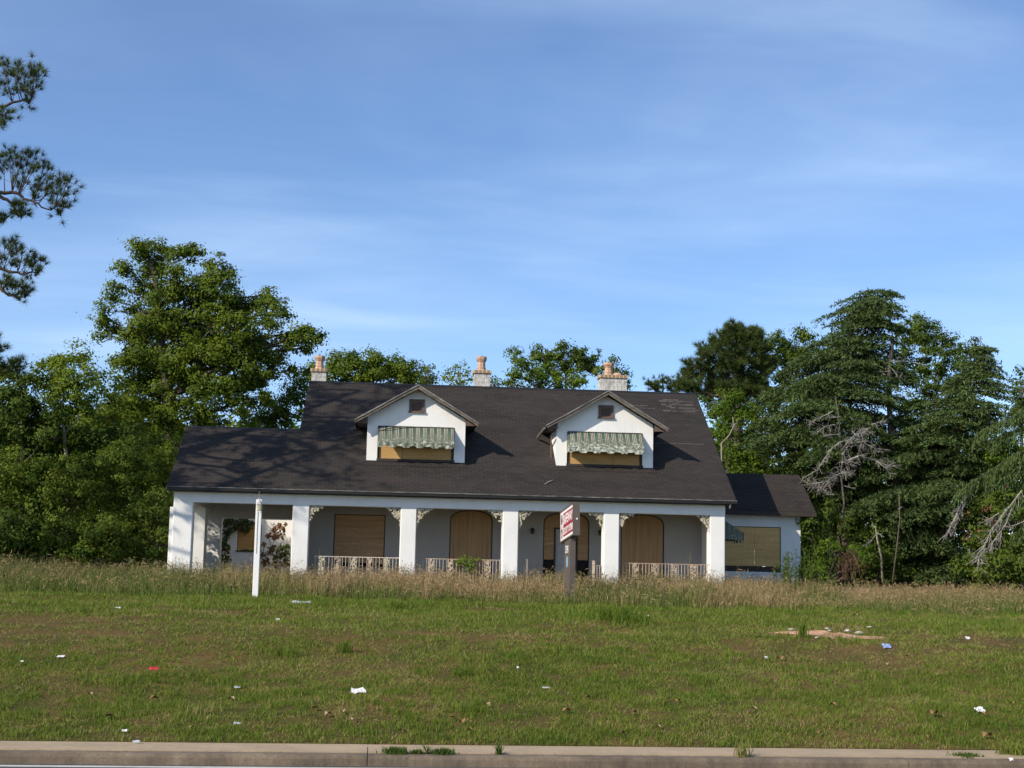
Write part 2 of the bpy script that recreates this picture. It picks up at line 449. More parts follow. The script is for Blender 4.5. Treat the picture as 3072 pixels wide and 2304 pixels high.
M['leaf_bright'] = leafy('bright_leaf', (0.060, 0.125, 0.012), (0.150, 0.225, 0.020), 0.45)
M['cedar'] = leafy('cedar_needles', (0.035, 0.064, 0.021), (0.110, 0.158, 0.048), 0.2, 0.7, 0.15)
M['pine'] = leafy('pine_needles', (0.030, 0.056, 0.016), (0.100, 0.130, 0.032), 0.15, 0.55)
M['ivy_red'] = leafy('reddish_ivy', (0.06, 0.09, 0.02), (0.10, 0.06, 0.025), 0.3, 0.5, 0.3, (0.20, 0.07, 0.035))
M['pink_flower'] = leafy('pink_flower', (0.30, 0.06, 0.07), (0.42, 0.13, 0.14), 0.3)
M['grass'] = leafy('short_grass', (0.082, 0.148, 0.018), (0.205, 0.245, 0.038), 0.38, 0.7, 0.1, (0.36, 0.27, 0.14))
M['tall_grass'] = leafy('tall_grass', (0.100, 0.150, 0.030), (0.275, 0.215, 0.100), 0.25, 0.8, 0.1, (0.42, 0.280, 0.170))
M['weed'] = leafy('weed_green', (0.060, 0.105, 0.020), (0.130, 0.180, 0.034), 0.35)
M['brown_vine'] = leafy('dead_vine', (0.085, 0.045, 0.028), (0.20, 0.13, 0.08), 0.15, 0.8, 0.1)
def bark(name, a, b_):
    m, t, b = new_mat(name); p = t.pos()
    n = t.noise(t.scaled(p, (9, 9, 2.2)), 1.0, 6, 0.7)
    t.put(b.inputs['Base Color'], t.mix(t.ramp(n, [(0.35, 0.0), (0.65, 1.0)]), a, b_)); b.inputs['Roughness'].default_value = 0.95
    bump(t, b, n, 0.6, 0.05)
    return m
M['bark'] = bark('grey_bark', (0.050, 0.040, 0.032), (0.13, 0.108, 0.085))
M['bark_red'] = bark('reddish_bark', (0.040, 0.027, 0.021), (0.105, 0.072, 0.055))
M['bark_pale'] = bark('pale_bark', (0.15, 0.13, 0.10), (0.34, 0.30, 0.24))
M['dead_wood'] = bark('bleached_dead_wood', (0.18, 0.165, 0.145), (0.38, 0.355, 0.315))
M['paper'] = plain('white_paper', (0.76, 0.76, 0.76), 0.7, 0.2, 25)
M['plastic'] = plain('clear_plastic_wrap', (0.50, 0.55, 0.58), 0.25, 0.3)
M['red_paper'] = plain('red_paper', (0.52, 0.03, 0.035), 0.5, 0.2)
M['blue_paper'] = plain('blue_paper', (0.30, 0.40, 0.70), 0.5, 0.3, 30)
M['dead_leaf'] = plain('dead_leaf', (0.40, 0.20, 0.085), 0.8, 0.35, 30)
M['dead_leaf_dark'] = plain('dark_dead_leaf', (0.16, 0.075, 0.04), 0.8, 0.35, 30)
M['dead_leaf_pale'] = plain('pale_dead_leaf', (0.50, 0.36, 0.22), 0.8, 0.3, 30)
# ------------------------------------------------------------------ ground, road, kerb
def build_ground():
    xs = np.concatenate([[-400, -200, -100, -60, -40], np.arange(-30, 46, 0.75), [50, 60, 90, 140, 250, 400]])
    ys = np.concatenate([np.arange(20.42, 34, 0.35), np.arange(34, 62, 0.8), [64, 68, 74, 82, 95, 120, 170, 260, 400]])
    X, Y = np.meshgrid(xs, ys); Y = Y+kerb_shift(X, Y); Z = ground_z(X, Y)
    Z[0, :] = 0.14
    nx = len(xs); v = np.stack([X.ravel(), Y.ravel(), Z.ravel()], 1)
    f = []
    for j in range(len(ys)-1):
        for i in range(nx-1):
            a = j*nx+i; f.append((a, a+1, a+nx+1, a+nx))
    me = bpy.data.meshes.new('ground'); me.from_pydata(v.tolist(), [], f); me.materials.append(M['soil'])
    me.polygons.foreach_set('use_smooth', [True]*len(f))
    tag(link('ground', me), kind='structure')
build_ground()
tag(MB().quad((-400, -60, 0), (400, -60, 0), (400, 19.36+float(kerb_shift(400)), 0), (40, 19.36+float(kerb_shift(40)), 0), (-40, 19.36+float(kerb_shift(-40)), 0), (-400, 19.36+float(kerb_shift(-400)), 0)).build('road', M['asphalt']), kind='structure')
tag(MB().quad(*[(x, y+float(kerb_shift(x)), 0.004) for x, y in ((-40, 19.02), (40, 19.02), (40, 19.17), (-40, 19.17))]).build('road_edge_line', M['road_paint']), kind='structure')
kerb = bpy.data.objects.new('kerb', None); COL.objects.link(kerb); kerb.location = (1.8, 19.8, 0); OFF['kerb'] = Vector((1.8, 19.8, 0))
tag(kerb, kind='structure')
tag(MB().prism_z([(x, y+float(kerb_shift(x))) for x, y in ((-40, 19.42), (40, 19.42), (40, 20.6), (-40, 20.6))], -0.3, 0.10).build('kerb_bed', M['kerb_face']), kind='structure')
xj = [-30, -24, -17, -11.2, -5.6, -0.03, 6.9, 13.6, 20, 27]
for i in range(len(xj)-1):
    g = 0.005
    a, b_ = xj[i]+g, xj[i+1]-g
    dz = random.uniform(-0.004, 0.004)
    nseg = 14
    mb = MB(); mt = MB()
    X = np.linspace(a, b_, nseg+1)
    wob = (fbm(X*2.1, X*0+5)-0.5)*0.022
    for k in range(nseg):
        x0, x1 = X[k], X[k+1]; w0, w1 = wob[k], wob[k+1]
        # rounded kerb nose
        prof = lambda w: [(19.32+w*0.4, -0.05), (19.335+w, 0.085), (19.35+w, 0.115+dz), (19.385+w, 0.133+dz+w*0.3), (19.56, 0.136+dz), (19.56, -0.05)]
        mb.loft([(x0, y, z) for y, z in prof(w0)], [(x1, y, z) for y, z in prof(w1)])
    mb.v = [(x, y+float(kerb_shift(x)), z) for x, y, z in mb.v]
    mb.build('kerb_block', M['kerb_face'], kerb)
    mt.box(a, b_, 19.562, 20.43, -0.05, 0.150+dz)
    mt.v = [(x, y+float(kerb_shift(x)), z) for x, y, z in mt.v]
    mt.build('kerb_slab', M['kerb_top'], kerb)

# ------------------------------------------------------------------ the house
HL = (2.8, 60.0, 1.9)
house = thing('house', HL, 'abandoned white stucco house with dark shingle roof, two dormers and boarded openings', 'house')
H = house
def part(name, mb, mat, parent=None, smooth=False): return mb.build(name, M[mat], parent or H, smooth)

# columns, beam, side piers
cols = [(-7.33, -6.63), (-3.07, -2.47), (0.84, 1.42), (4.58, 5.16), (8.32, 8.90), (12.30, 12.87)]
for i, (a, b_) in enumerate(cols):
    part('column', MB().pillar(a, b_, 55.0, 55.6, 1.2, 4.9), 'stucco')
part('column_edge', MB().pillar(-7.46, -7.332, 55.1, 55.5, 1.2, 4.72, 0.02), 'stucco')
part('porch_beam', MB().box(-7.33, 12.87, 55.003, 55.6, 4.902, 5.31), 'stucco')
part('column', MB().pillar(-7.30, -6.60, 58.9, 59.6, 1.2, 4.9), 'stucco')
part('column', MB().pillar(-7.30, -6.34, 62.2, 62.8, 1.2, 4.64), 'stucco')
part('column', MB().pillar(-3.4, -2.87, 62.2, 62.8, 1.2, 4.64), 'stucco')
part('side_beam', MB().box(-7.30, -6.70, 55.602, 62.19, 4.902, 5.31), 'stucco')
part('rear_beam', MB().box(-7.30, -2.87, 62.2, 62.8, 4.642, 5.31), 'stucco')
part('carport_ceiling', MB().box(-6.698, -2.87, 55.602, 62.19, 5.22, 5.30), 'ceiling')
part('porch_ceiling', MB().box(-2.6, 12.55, 55.602, 57.69, 5.22, 5.30), 'ceiling')
part('porch_floor', MB().box(-2.6, 12.6, 55.0, 57.69, 1.4, 2.25), 'kerb_top')
part('side_gable', MB().prism_x([(55.3, 5.33), (62.3, 5.33), (58.55, 7.8)], -7.25, -7.05), 'stucco')

# gable end walls of the main body
RS, RE_Y, RE_Z = 0.672, 54.72, 5.45
def roof_z(y): return RE_Z+RS*(y-RE_Y)
gp = [(55.602, 1.4), (69.0, 1.4), (69.0, 5.75), (62.0, roof_z(62)-0.16), (55.602, roof_z(55.6)-0.16)]
part('gable_wall', MB().prism_x(gp, -2.86, -2.62), 'stucco')
part('gable_wall', MB().prism_x(gp, 12.58, 12.84), 'stucco')
part('back_wall', MB().box(-2.6, 12.56, 68.8, 69.05, 1.4, 5.7), 'stucco')

# porch back wall with a rectangular window bay and three basket arches
def arch_z(t): return 4.56+0.43*(max(0.0, 1-abs(t)**2.4))**(1/2.4)
def arch_pts(x0, x1, n=14):
    xm, w = (x0+x1)/2, (x1-x0)/2
    return [(xm+w*(-math.cos(math.pi*k/n)), arch_z(-math.cos(math.pi*k/n))) for k in range(n+1)]
wall = MB()
ops = [(2.77, 4.42), (6.38, 8.17), (9.40, 11.10)]
xs_ = [-2.61]
wx0, wx1, wz0, wz1 = -1.64, 0.31, 2.70, 4.72
wall.box(-2.615, wx0, 57.70, 57.98, 1.4, 5.22); wall.box(wx0, wx1, 57.70, 57.98, 1.4, wz0); wall.box(wx0, wx1, 57.70, 57.98, wz1, 5.22)
cx = wx1
for a, b_ in ops:
    wall.box(cx, a, 57.70, 57.98, 1.4, 5.22)
    P = arch_pts(a, b_)
    for (xa, za), (xb, zb) in zip(P[:-1], P[1:]): wall.prism_y([(xa, za), (xb, zb), (xb, 5.22), (xa, 5.22)], 57.70, 57.98)
    cx = b_
wall.box(cx, 12.578, 57.70, 57.98, 1.4, 5.22)
part('porch_wall', wall, 'stucco_shaded')
part('dark_backing', MB().box(-2.5, 12.5, 58.0, 58.05, 1.4, 5.2), 'dark_gap')
# rectangular boarded window
w = part('boarded_window', MB().box(wx0+0.002, wx0+0.05, 57.76, 57.86, wz0, wz1).box(wx1-0.05, wx1-0.002, 57.76, 57.86, wz0, wz1).box(wx0+0.05, wx1-0.05, 57.76, 57.86, wz1-0.05, wz1-0.002).box(wx0+0.05, wx1-0.05, 57.76, 57.86, 2.702, 2.76), 'dark_wood')
part('plywood_board', MB().box(wx0+0.04, wx1-0.04, 57.735, 57.757, 2.88, wz1-0.035), 'ply', w)
# arched boards
def arch_board(a, b_, z0, y0, y1, ins=0.035):
    P = [(x, z-ins) for x, z in arch_pts(a+ins, b_-ins)]
    return MB().prism_y([(a+ins, z0)]+P+[(b_-ins, z0)], y0, y1)
def arch_shade_line(a, b_):  # black tube along the arch edge, standing in for the recess shadow
    P = arch_pts(a+0.015, b_-0.015); pts = [(a+0.015, 57.74, 2.2)]+[(x, 57.74, z-0.015) for x, z in P]+[(b_-0.015, 57.74, 2.2)]
    return MB().tube(pts, 0.022, 6)
for a, b_ in (ops[0], ops[2]):
    o = part('arched_opening', arch_shade_line(a, b_), 'soffit')
    part('plywood_board', arch_board(a, b_, 2.2, 57.76, 57.785), 'ply_up', o)
a, b_ = ops[1]
o = part('doorway', arch_shade_line(a, b_), 'soffit')
top = MB().prism_y([(a+0.035, 4.40)]+[(x, z-0.035) for x, z in arch_pts(a+0.035, b_-0.035)]+[(b_-0.035, 4.40)], 57.76, 57.785)
part('plywood_board', top, 'ply_up', o)
part('plywood_board', MB().box(a+0.035, 6.80, 57.765, 57.79, 3.17, 4.395), 'ply', o)
part('plywood_board', MB().box(7.73, b_-0.035, 57.765, 57.79, 3.17, 4.395), 'ply', o)
part('sidelight_panel', MB().box(a+0.035, 6.80, 57.85, 57.88, 2.26, 3.165).box(a+0.10, 6.74, 57.835, 57.85, 2.45, 3.05), 'dark_gap', o)
part('sidelight_panel', MB().box(7.73, b_-0.035, 57.85, 57.88, 2.26, 3.165).box(7.80, b_-0.10, 57.835, 57.85, 2.45, 3.05), 'dark_gap', o)
part('door_frame', MB().box(6.80, 6.87, 57.74, 57.9, 2.25, 4.395).box(7.66, 7.73, 57.74, 57.9, 2.25, 4.395).box(6.87, 7.66, 57.74, 57.9, 4.34, 4.395), 'dark_wood', o)
d = MB().box(6.872, 7.658, 57.80, 57.85, 2.26, 4.338)
for x0, x1 in ((6.96, 7.22), (7.31, 7.57)):
    for z0, z1 in ((2.40, 2.95), (3.20, 3.75), (3.85, 4.22)): d.box(x0, x1, 57.785, 57.80, z0, z1)
part('door', d, 'door', o)
part('door_knob', MB().lathe((7.58, 57.77, 3.08), [(0.01, -0.035), (0.035, -0.015), (0.035, 0.015), (0.01, 0.035)], 8), 'lamp_black', o)
for x in (5.95, 8.58):
    part('wall_lantern', MB().lathe((x, 57.60, 4.12), [(0.02, 0.0), (0.06, 0.03), (0.075, 0.15), (0.09, 0.16), (0.02, 0.24)], 6).box(x-0.012, x+0.012, 57.60, 57.70, 4.28, 4.31), 'lamp_black')

# cast-iron corner brackets of leaf scrolls
def bracket(x, sgn):
    mb = MB(); rg = random.Random(int(x*100)+sgn)
    W_, Hh = 0.66, 0.72
    y0 = 55.06
    def P(s, t): return (x+sgn*s*W_, y0, 4.895-t*Hh)
    def inside(s, t): return (1-min(s, 1))**1.65+(1-min(t, 1))**1.65 >= 1.0 and s+t > 0.06
    mb.tube([P(0.015, 0), P(0.015, 0.98)], 0.012, 5); mb.tube([P(0, 0.015), P(0.98, 0.015)], 0.012, 5)
    for k in range(9):                                   # scrolls
        for _ in range(40):
            s, t = rg.random(), rg.random()
            if inside(s+0.09, t+0.09): break
        r0 = rg.uniform(0.05, 0.085); ph = rg.random()*6.28
        pts = []
        for i in range(9):
            q = i/8; r = r0*(1-0.75*q); w = ph+q*7.0
            c = P(s, t); pts.append((c[0]+r*math.cos(w), y0+rg.uniform(-0.006, 0.006), c[2]+r*math.sin(w)))
        mb.tube(pts, 0.010, 4)
    for k in range(46):                                  # leaves, pointing away from the corner
        for _ in range(40):
            s, t = rg.random(), rg.random()
            if inside(s, t): break
        c = P(s, t); w = math.atan2(-(t+0.1), sgn*(s+0.1))+rg.uniform(-0.9, 0.9); l = rg.uniform(0.07, 0.12); h = l*0.30
        ux, uz = math.cos(w), math.sin(w); yy = y0+rg.uniform(-0.025, 0.02)
        o_ = [(0, 0), (0.35, 1), (0.7, 0.55), (1, 0), (0.7, -0.55), (0.35, -1)]
        mb.loft([(c[0]+ux*l*p-uz*h*q, yy-0.008, c[2]+uz*l*p+ux*h*q) for p, q in o_], [(c[0]+ux*l*p-uz*h*q, yy+0.008, c[2]+uz*l*p+ux*h*q) for p, q in o_])
    return mb
for i in range(1, 5):
    part('bracket', bracket(cols[i][1], 1), 'lace'); part('bracket', bracket(cols[i+1][0], -1), 'lace')

# railings: rail, balusters and cast-iron panels
def baluster(x, z0, z1, y=55.3): return MB().box(x-0.0075, x+0.0075, y-0.0075, y+0.0075, z0, z1)
def iron_panel(x, w, z0, z1, y=55.3, seed=0):
    rg = random.Random(seed); mb = MB()
    for s in (-1, 1): mb.box(x+s*w/2-0.009, x+s*w/2+0.009, y-0.009, y+0.009, z0, z1)
    ph = rg.random()*6
    n = 16
    pts = [(x+0.06*math.sin(k*0.85+ph), y, z0+(z1-z0)*k/n) for k in range(n+1)]
    mb.tube(pts, 0.014, 5)
    for k in range(38):
        z = z0+(z1-z0)*(k+0.5)/38; cxx = x+rg.uniform(-0.08, 0.08); l = rg.uniform(0.08, 0.13); wv = rg.uniform(-0.2, 1.0)+(2.6 if k % 3 == 0 else 0)
        ux, uz = math.cos(wv), math.sin(wv); h = l*0.30; yy = y+rg.uniform(-0.02, 0.01)
        o_ = [(-0.5, 0), (-0.15, 1), (0.2, 0.6), (0.5, 0), (0.2, -0.6), (-0.15, -1)]
        cl = lambda q: min(max(q, x-w/2), x+w/2)
        mb.loft([(cl(cxx+ux*l*p-uz*h*q), yy-0.008, z+uz*l*p+ux*h*q) for p, q in o_], [(cl(cxx+ux*l*p-uz*h*q), yy+0.008, z+uz*l*p+ux*h*q) for p, q in o_])
    return mb
def railing(x0, x1, panels, step, seed, rust=False, z0=2.3, z1=3.08):
    r = part('railing', MB().box(x0, x1, 55.285, 55.315, z1-0.028, z1), 'iron_rust' if rust else 'iron')
    part('bottom_rail', MB().box(x0, x1, 55.29, 55.31, z0, z0+0.025), 'iron_rust' if rust else 'iron', r)
    x = x0+0.05; k = 0
    while x < x1:
        if not any(abs(x-p) < 0.15 for p in panels):
            part('baluster', baluster(x, z0+0.025, z1-0.03), 'iron', r); k += 1
        x += step
    for i, p in enumerate(panels):
        part('railing_panel', iron_panel(p, 0.22, z0+0.025, z1-0.03, seed=seed*10+i), 'lace_rust' if (rust or i % 2) else 'lace', r)
pxw = lambda u, Y=55.3: float(at(u, 1680, Y)[0])
railing(-2.25, 0.84, [pxw(u) for u in (964, 1012, 1061, 1110, 1160)], 0.122, 1)
railing(1.66, 4.575, [pxw(u) for u in (1294, 1350, 1405, 1463)], 0.122, 2, True)
railing(9.05, 12.30, [pxw(u) for u in (1907, 1964, 2022, 2080)], 0.122, 3, True)
for xa, xb, xp in ((5.17, 5.52, 5.50), (7.98, 8.31, 8.0)):
    r = part('railing', MB().box(xa, xb, 55.285, 55.315, 2.93, 2.955), 'iron_rust')
    part('bottom_rail', MB().box(xa, xb, 55.285, 55.315, 2.4, 2.425), 'iron_rust', r)
    for q in np.arange(xa+0.05, xb-0.04, 0.1): part('baluster', baluster(q, 2.425, 2.93), 'iron', r)
    part('newel_post', MB().box(xp-0.045, xp+0.045, 55.26, 55.34, 2.1, 3.10).box(xp-0.055, xp+0.055, 55.25, 55.35, 3.10, 3.13), 'lace_rust', r)

# roofs
def slab(mb, pts, th=0.09): return mb.loft([(x, y, z-th) for x, y, z in pts], [(x, y, z) for x, y, z in pts])
R_ = lambda x, y: (x, y, roof_z(y))
rf = MB()
rf_pts_low = [R_(-7.56, 54.70), R_(13.21, 54.70), R_(13.21, 58.5), R_(-7.45, 58.5)]
front = [R_(-7.56, 54.70), R_(13.21, 54.70), R_(13.21, 62.0), R_(-2.98, 62.0), R_(-3.12, 58.5), R_(-7.45, 58.5)]
rf.loft([(x, y, z-0.09) for x, y, z in front], front)
roof = part('roof', rf, 'shingles')
zr = roof_z(62.0); bk = lambda x, y: (x, y, zr-RS*(y-62.0))
part('roof', slab(MB(), [bk(-2.98, 62.002), bk(13.21, 62.002), bk(13.21, 69.7), bk(-2.98, 69.7)]), 'shingles')
zl = roof_z(58.5); bl = lambda x, y: (x, y, zl-0.6*(y-58.5))
part('roof', slab(MB(), [bl(-7.45, 58.502), bl(-2.88, 58.502), bl(-2.88, 63.1), bl(-7.45, 63.1)]), 'shingles')
part('ridge_cap', MB().prism_x([(61.88, zr-0.068), (62.0, zr+0.018), (62.12, zr-0.068)], -2.98, 13.21), 'soffit', roof)
part('ridge_cap', MB().prism_x([(58.40, zl-0.06), (58.5, zl+0.012), (58.6, zl-0.06)], -7.45, -3.13), 'soffit', roof)
part('rake_board', MB().loft([R_(13.212, 54.72), R_(13.235, 54.72), (13.235, 54.72, roof_z(54.72)-0.15), (13.212, 54.72, roof_z(54.72)-0.15)], [R_(13.212, 62), R_(13.235, 62), (13.235, 62, roof_z(62)-0.15), (13.212, 62, roof_z(62)-0.15)]), 'soffit', roof)
gut = part('gutter', MB().prism_x([(54.58, 5.31), (54.69, 5.30), (54.694, 5.41), (54.57, 5.41)], -7.55, 13.22), 'soffit', roof)
lip = MB(); X = np.linspace(-7.55, 13.22, 60); wz = (fbm(X*0.9, X*0+3)-0.5)*0.02
for k in range(59): lip.loft([(X[k], y, z+wz[k]) for y, z in ((54.555, 5.412), (54.58, 5.412), (54.58, 5.437), (54.555, 5.437))], [(X[k+1], y, z+wz[k+1]) for y, z in ((54.555, 5.412), (54.58, 5.412), (54.58, 5.437), (54.555, 5.437))])
part('gutter_edge', lip, 'gutter_lip', roof)
part('soffit_board', MB().box(-7.5, 13.18, 54.70, 55.0, 5.27, 5.30).box(-7.5, 13.18, 54.696, 54.72, 5.30, 5.34), 'soffit', roof)
part('downpipe_stub', MB().tube([(12.98, 54.64, 5.31), (12.98, 54.67, 5.20), (12.98, 54.74, 5.16)], 0.04, 8), 'gutter_lip', roof)
# weathered bare strips of shingle, each a thin course laid 5 mm proud
def course(x, y, w_, d_): return slab(MB(), [(x, y, roof_z(y)+0.006), (x+w_, y, roof_z(y)+0.006), (x+w_, y+d_, roof_z(y+d_)+0.006), (x, y+d_, roof_z(y+d_)+0.006)], 0.004)
M['bare'] = wood('bare_shingle', (0.092, 0.075, 0.063), (0.044, 0.037, 0.033), (1.5, 6, 3), 0.9)
rg = random.Random(5)
for j in range(8):
    for i in range(4):
        if rg.random() < 0.22: continue
        part('bare_shingle', course(11.55+i*0.36+(j % 2)*0.17+rg.uniform(-0.03, 0.03), 60.55+j*0.122, rg.uniform(0.22, 0.36), rg.uniform(0.05, 0.112)), 'bare', roof)
for x0, y0, n in ((9.9, 60.9, 3), (10.2, 60.72, 3), (9.45, 60.55, 2), (10.95, 58.25, 5), (10.6, 58.2, 1)):
    for i in range(n): part('bare_shingle', course(x0+i*0.37, y0, 0.34, 0.05), 'bare', roof)

# dormers
YD = 56.56
def dormer(x0, x1, xt0, xt1, ax, seam, awn_mat, seed, side_wings):
    rg = random.Random(seed)
    zap, ztip = 9.56, 8.22
    yf = 56.16
    dm = MB()
    sl = (zap-ztip)/(ax-xt0); sr = (zap-ztip)/(xt1-ax)
    rz = lambda x: zap-(sl*(ax-x) if x < ax else sr*(x-ax))
    dx0, dx1 = x0+0.40, x1-0.41
    g = [(x0, 8.02), (x1, 8.02), (x1, rz(x1)-0.13), (ax, zap-0.13), (x0, rz(x0)-0.13)]
    root = MB()
    root.prism_y(g, YD, YD+0.2)
    root.box(x0, dx0, YD, YD+0.2, 6.70, 8.018); root.box(dx1, x1, YD, YD+0.2, 6.70, 8.018)
    yq = RE_Y+(rz(x0)-0.13-RE_Z)/RS
    yq2 = RE_Y+(rz(x1)-0.13-RE_Z)/RS
    root.prism_x([(YD+0.202, roof_z(YD+0.2)-0.05), (YD+0.202, rz(x0)-0.13), (yq, rz(x0)-0.13)], x0+0.002, x0+0.18)
    root.prism_x([(YD+0.202, roof_z(YD+0.2)-0.05), (YD+0.202, rz(x1)-0.13), (yq2, rz(x1)-0.13)], x1-0.18, x1-0.002)
    D = part('dormer', root, 'stucco')
    yb = RE_Y+(zap-RE_Z)/RS+0.1
    t = 0.08
    part('dormer_roof', MB().loft([(xt0, yf, ztip-t), (ax, yf, zap-t), (ax, yf, zap), (xt0, yf, ztip)], [(xt0, yb, ztip-t), (ax, yb, zap-t), (ax, yb, zap), (xt0, yb, ztip)]), 'shingles', D)
    part('dormer_roof', MB().loft([(ax+0.002, yf, zap-t), (xt1, yf, ztip-t), (xt1, yf, ztip), (ax+0.002, yf, zap)], [(ax+0.002, yb, zap-t), (xt1, yb, ztip-t), (xt1, yb, ztip), (ax+0.002, yb, zap)]), 'shingles', D)
    # barge boards and drip edge in front of the slabs
    def board(xa, za, xb, zb, d0, d1, y0, y1):
        n = 8; mb = MB()
        for k in range(n):
            p, q = k/n, (k+1)/n
            X0, X1 = xa+(xb-xa)*p, xa+(xb-xa)*q; Z0, Z1 = za+(zb-za)*p, za+(zb-za)*q
            w0, w1 = [0.012*math.sin(seed+7*s) for s in (p, q)]
            mb.loft([(X0, y0, Z0-d1+w0), (X0, y1, Z0-d1+w0), (X0, y1, Z0-d0), (X0, y0, Z0-d0)], [(X1, y0, Z1-d1+w1), (X1, y1, Z1-d1+w1), (X1, y1, Z1-d0), (X1, y0, Z1-d0)])
        return mb
    part('barge_board', board(xt0, ztip, ax-0.005, zap, 0.0, 0.15, yf-0.045, yf-0.004), 'grey_wood', D)
    part('barge_board', board(ax+0.005, zap, xt1, ztip, 0.0, 0.15, yf-0.045, yf-0.004), 'grey_wood', D)
    part('drip_edge', board(xt0-0.04, ztip-0.02, ax, zap+0.03, 0.0, 0.05, yf-0.075, yf-0.048), 'gutter_lip', D)
    part('drip_edge', board(ax, zap+0.03, xt1+0.04, ztip-0.02, 0.0, 0.05, yf-0.075, yf-0.048), 'gutter_lip', D)
    # boxed returns under both eaves
    for xa, xb in ((xt0+0.07, x0-0.004), (x1+0.004, xt1-0.07)):
        lo = min(rz(xa), rz(xb))-0.10
        part('eave_return', MB().loft([(xa, yf+0.12, lo-0.07), (xb, yf+0.12, lo-0.07), (xb, yf+0.12, rz(xb)-0.1), (xa, yf+0.12, rz(xa)-0.1)], [(xa, yf+0.16, lo-0.07), (xb, yf+0.16, lo-0.07), (xb, yf+0.16, rz(xb)-0.1), (xa, yf+0.16, rz(xa)-0.1)]), 'brown_wood', D)
        part('eave_soffit', MB().box(xa, xb, yf+0.165, RE_Y+(lo-RE_Z)/RS+0.2, lo-0.065, lo-0.04), 'soffit', D)
    # boarded window
    part('window_frame', MB().box(dx0+0.002, dx0+0.07, YD+0.05, YD+0.15, 6.80, 8.01).box(dx1-0.09, dx1-0.002, YD+0.05, YD+0.15, 6.80, 8.01).box(dx0+0.07, dx1-0.09, YD+0.05, YD+0.15, 7.94, 8.01), 'dark_wood', D)
    part('window_sill', MB().box(dx0-0.02, dx1+0.02, YD-0.06, YD+0.15, 6.70, 6.79), 'dark_wood', D)
    part('plywood_board', MB().box(dx0+0.072, seam-0.006, YD+0.10, YD+0.125, 6.80, 7.935), 'ply_gold', D)
    part('plywood_board', MB().box(seam+0.006, dx1-0.092, YD+0.105, YD+0.13, 6.80, 7.935), 'ply_gold', D)
    part('flashing', MB().loft([(x0-0.05, YD-0.005, 6.70), (x1+0.05, YD-0.005, 6.70), (x1+0.1, YD-0.30, roof_z(YD-0.30)+0.012), (x0-0.1, YD-0.30, roof_z(YD-0.30)+0.012)], [(x0-0.05, YD-0.005, 6.71), (x1+0.05, YD-0.005, 6.71), (x1+0.1, YD-0.30, roof_z(YD-0.30)+0.02), (x0-0.1, YD-0.30, roof_z(YD-0.30)+0.02)]), 'shingles', D)
    # louvred vent
    vx = ax-0.02; vz0, vz1 = 8.55, 9.07
    v_ = part('gable_vent', MB().box(vx-0.29, vx-0.18, YD-0.05, YD-0.002, vz0+0.07, vz1).box(vx+0.18, vx+0.29, YD-0.05, YD-0.002, vz0+0.07, vz1).box(vx-0.18, vx+0.18, YD-0.05, YD-0.002, vz1-0.12, vz1).box(vx-0.31, vx+0.31, YD-0.08, YD-0.002, vz0, vz0+0.068), 'brown_wood', D)
    lv = MB()
    for k in range(7):
        z = vz0+0.08+k*0.045
        lv.loft([(vx-0.178, YD-0.035, z), (vx-0.178, YD-0.004, z+0.035), (vx-0.178, YD-0.004, z+0.045), (vx-0.178, YD-0.035, z+0.010)], [(vx+0.178, YD-0.035, z), (vx+0.178, YD-0.004, z+0.035), (vx+0.178, YD-0.004, z+0.045), (vx+0.178, YD-0.035, z+0.010)])
    part('vent_louvres', lv, 'brown_wood', D)
    # striped awning
    ax0, ax1 = dx0+0.015, dx1-0.03
    part('awning', awning(ax0, ax1, YD, 8.0, 0.56, 0.63, 0.20, seed, side_wings), awn_mat, D)
    part('awning_bar', MB().tube([(ax0, YD-0.02, 8.01), (ax1, YD-0.02, 8.015)], 0.022, 6), 'dark_wood', D)
    return D, ax0, ax1
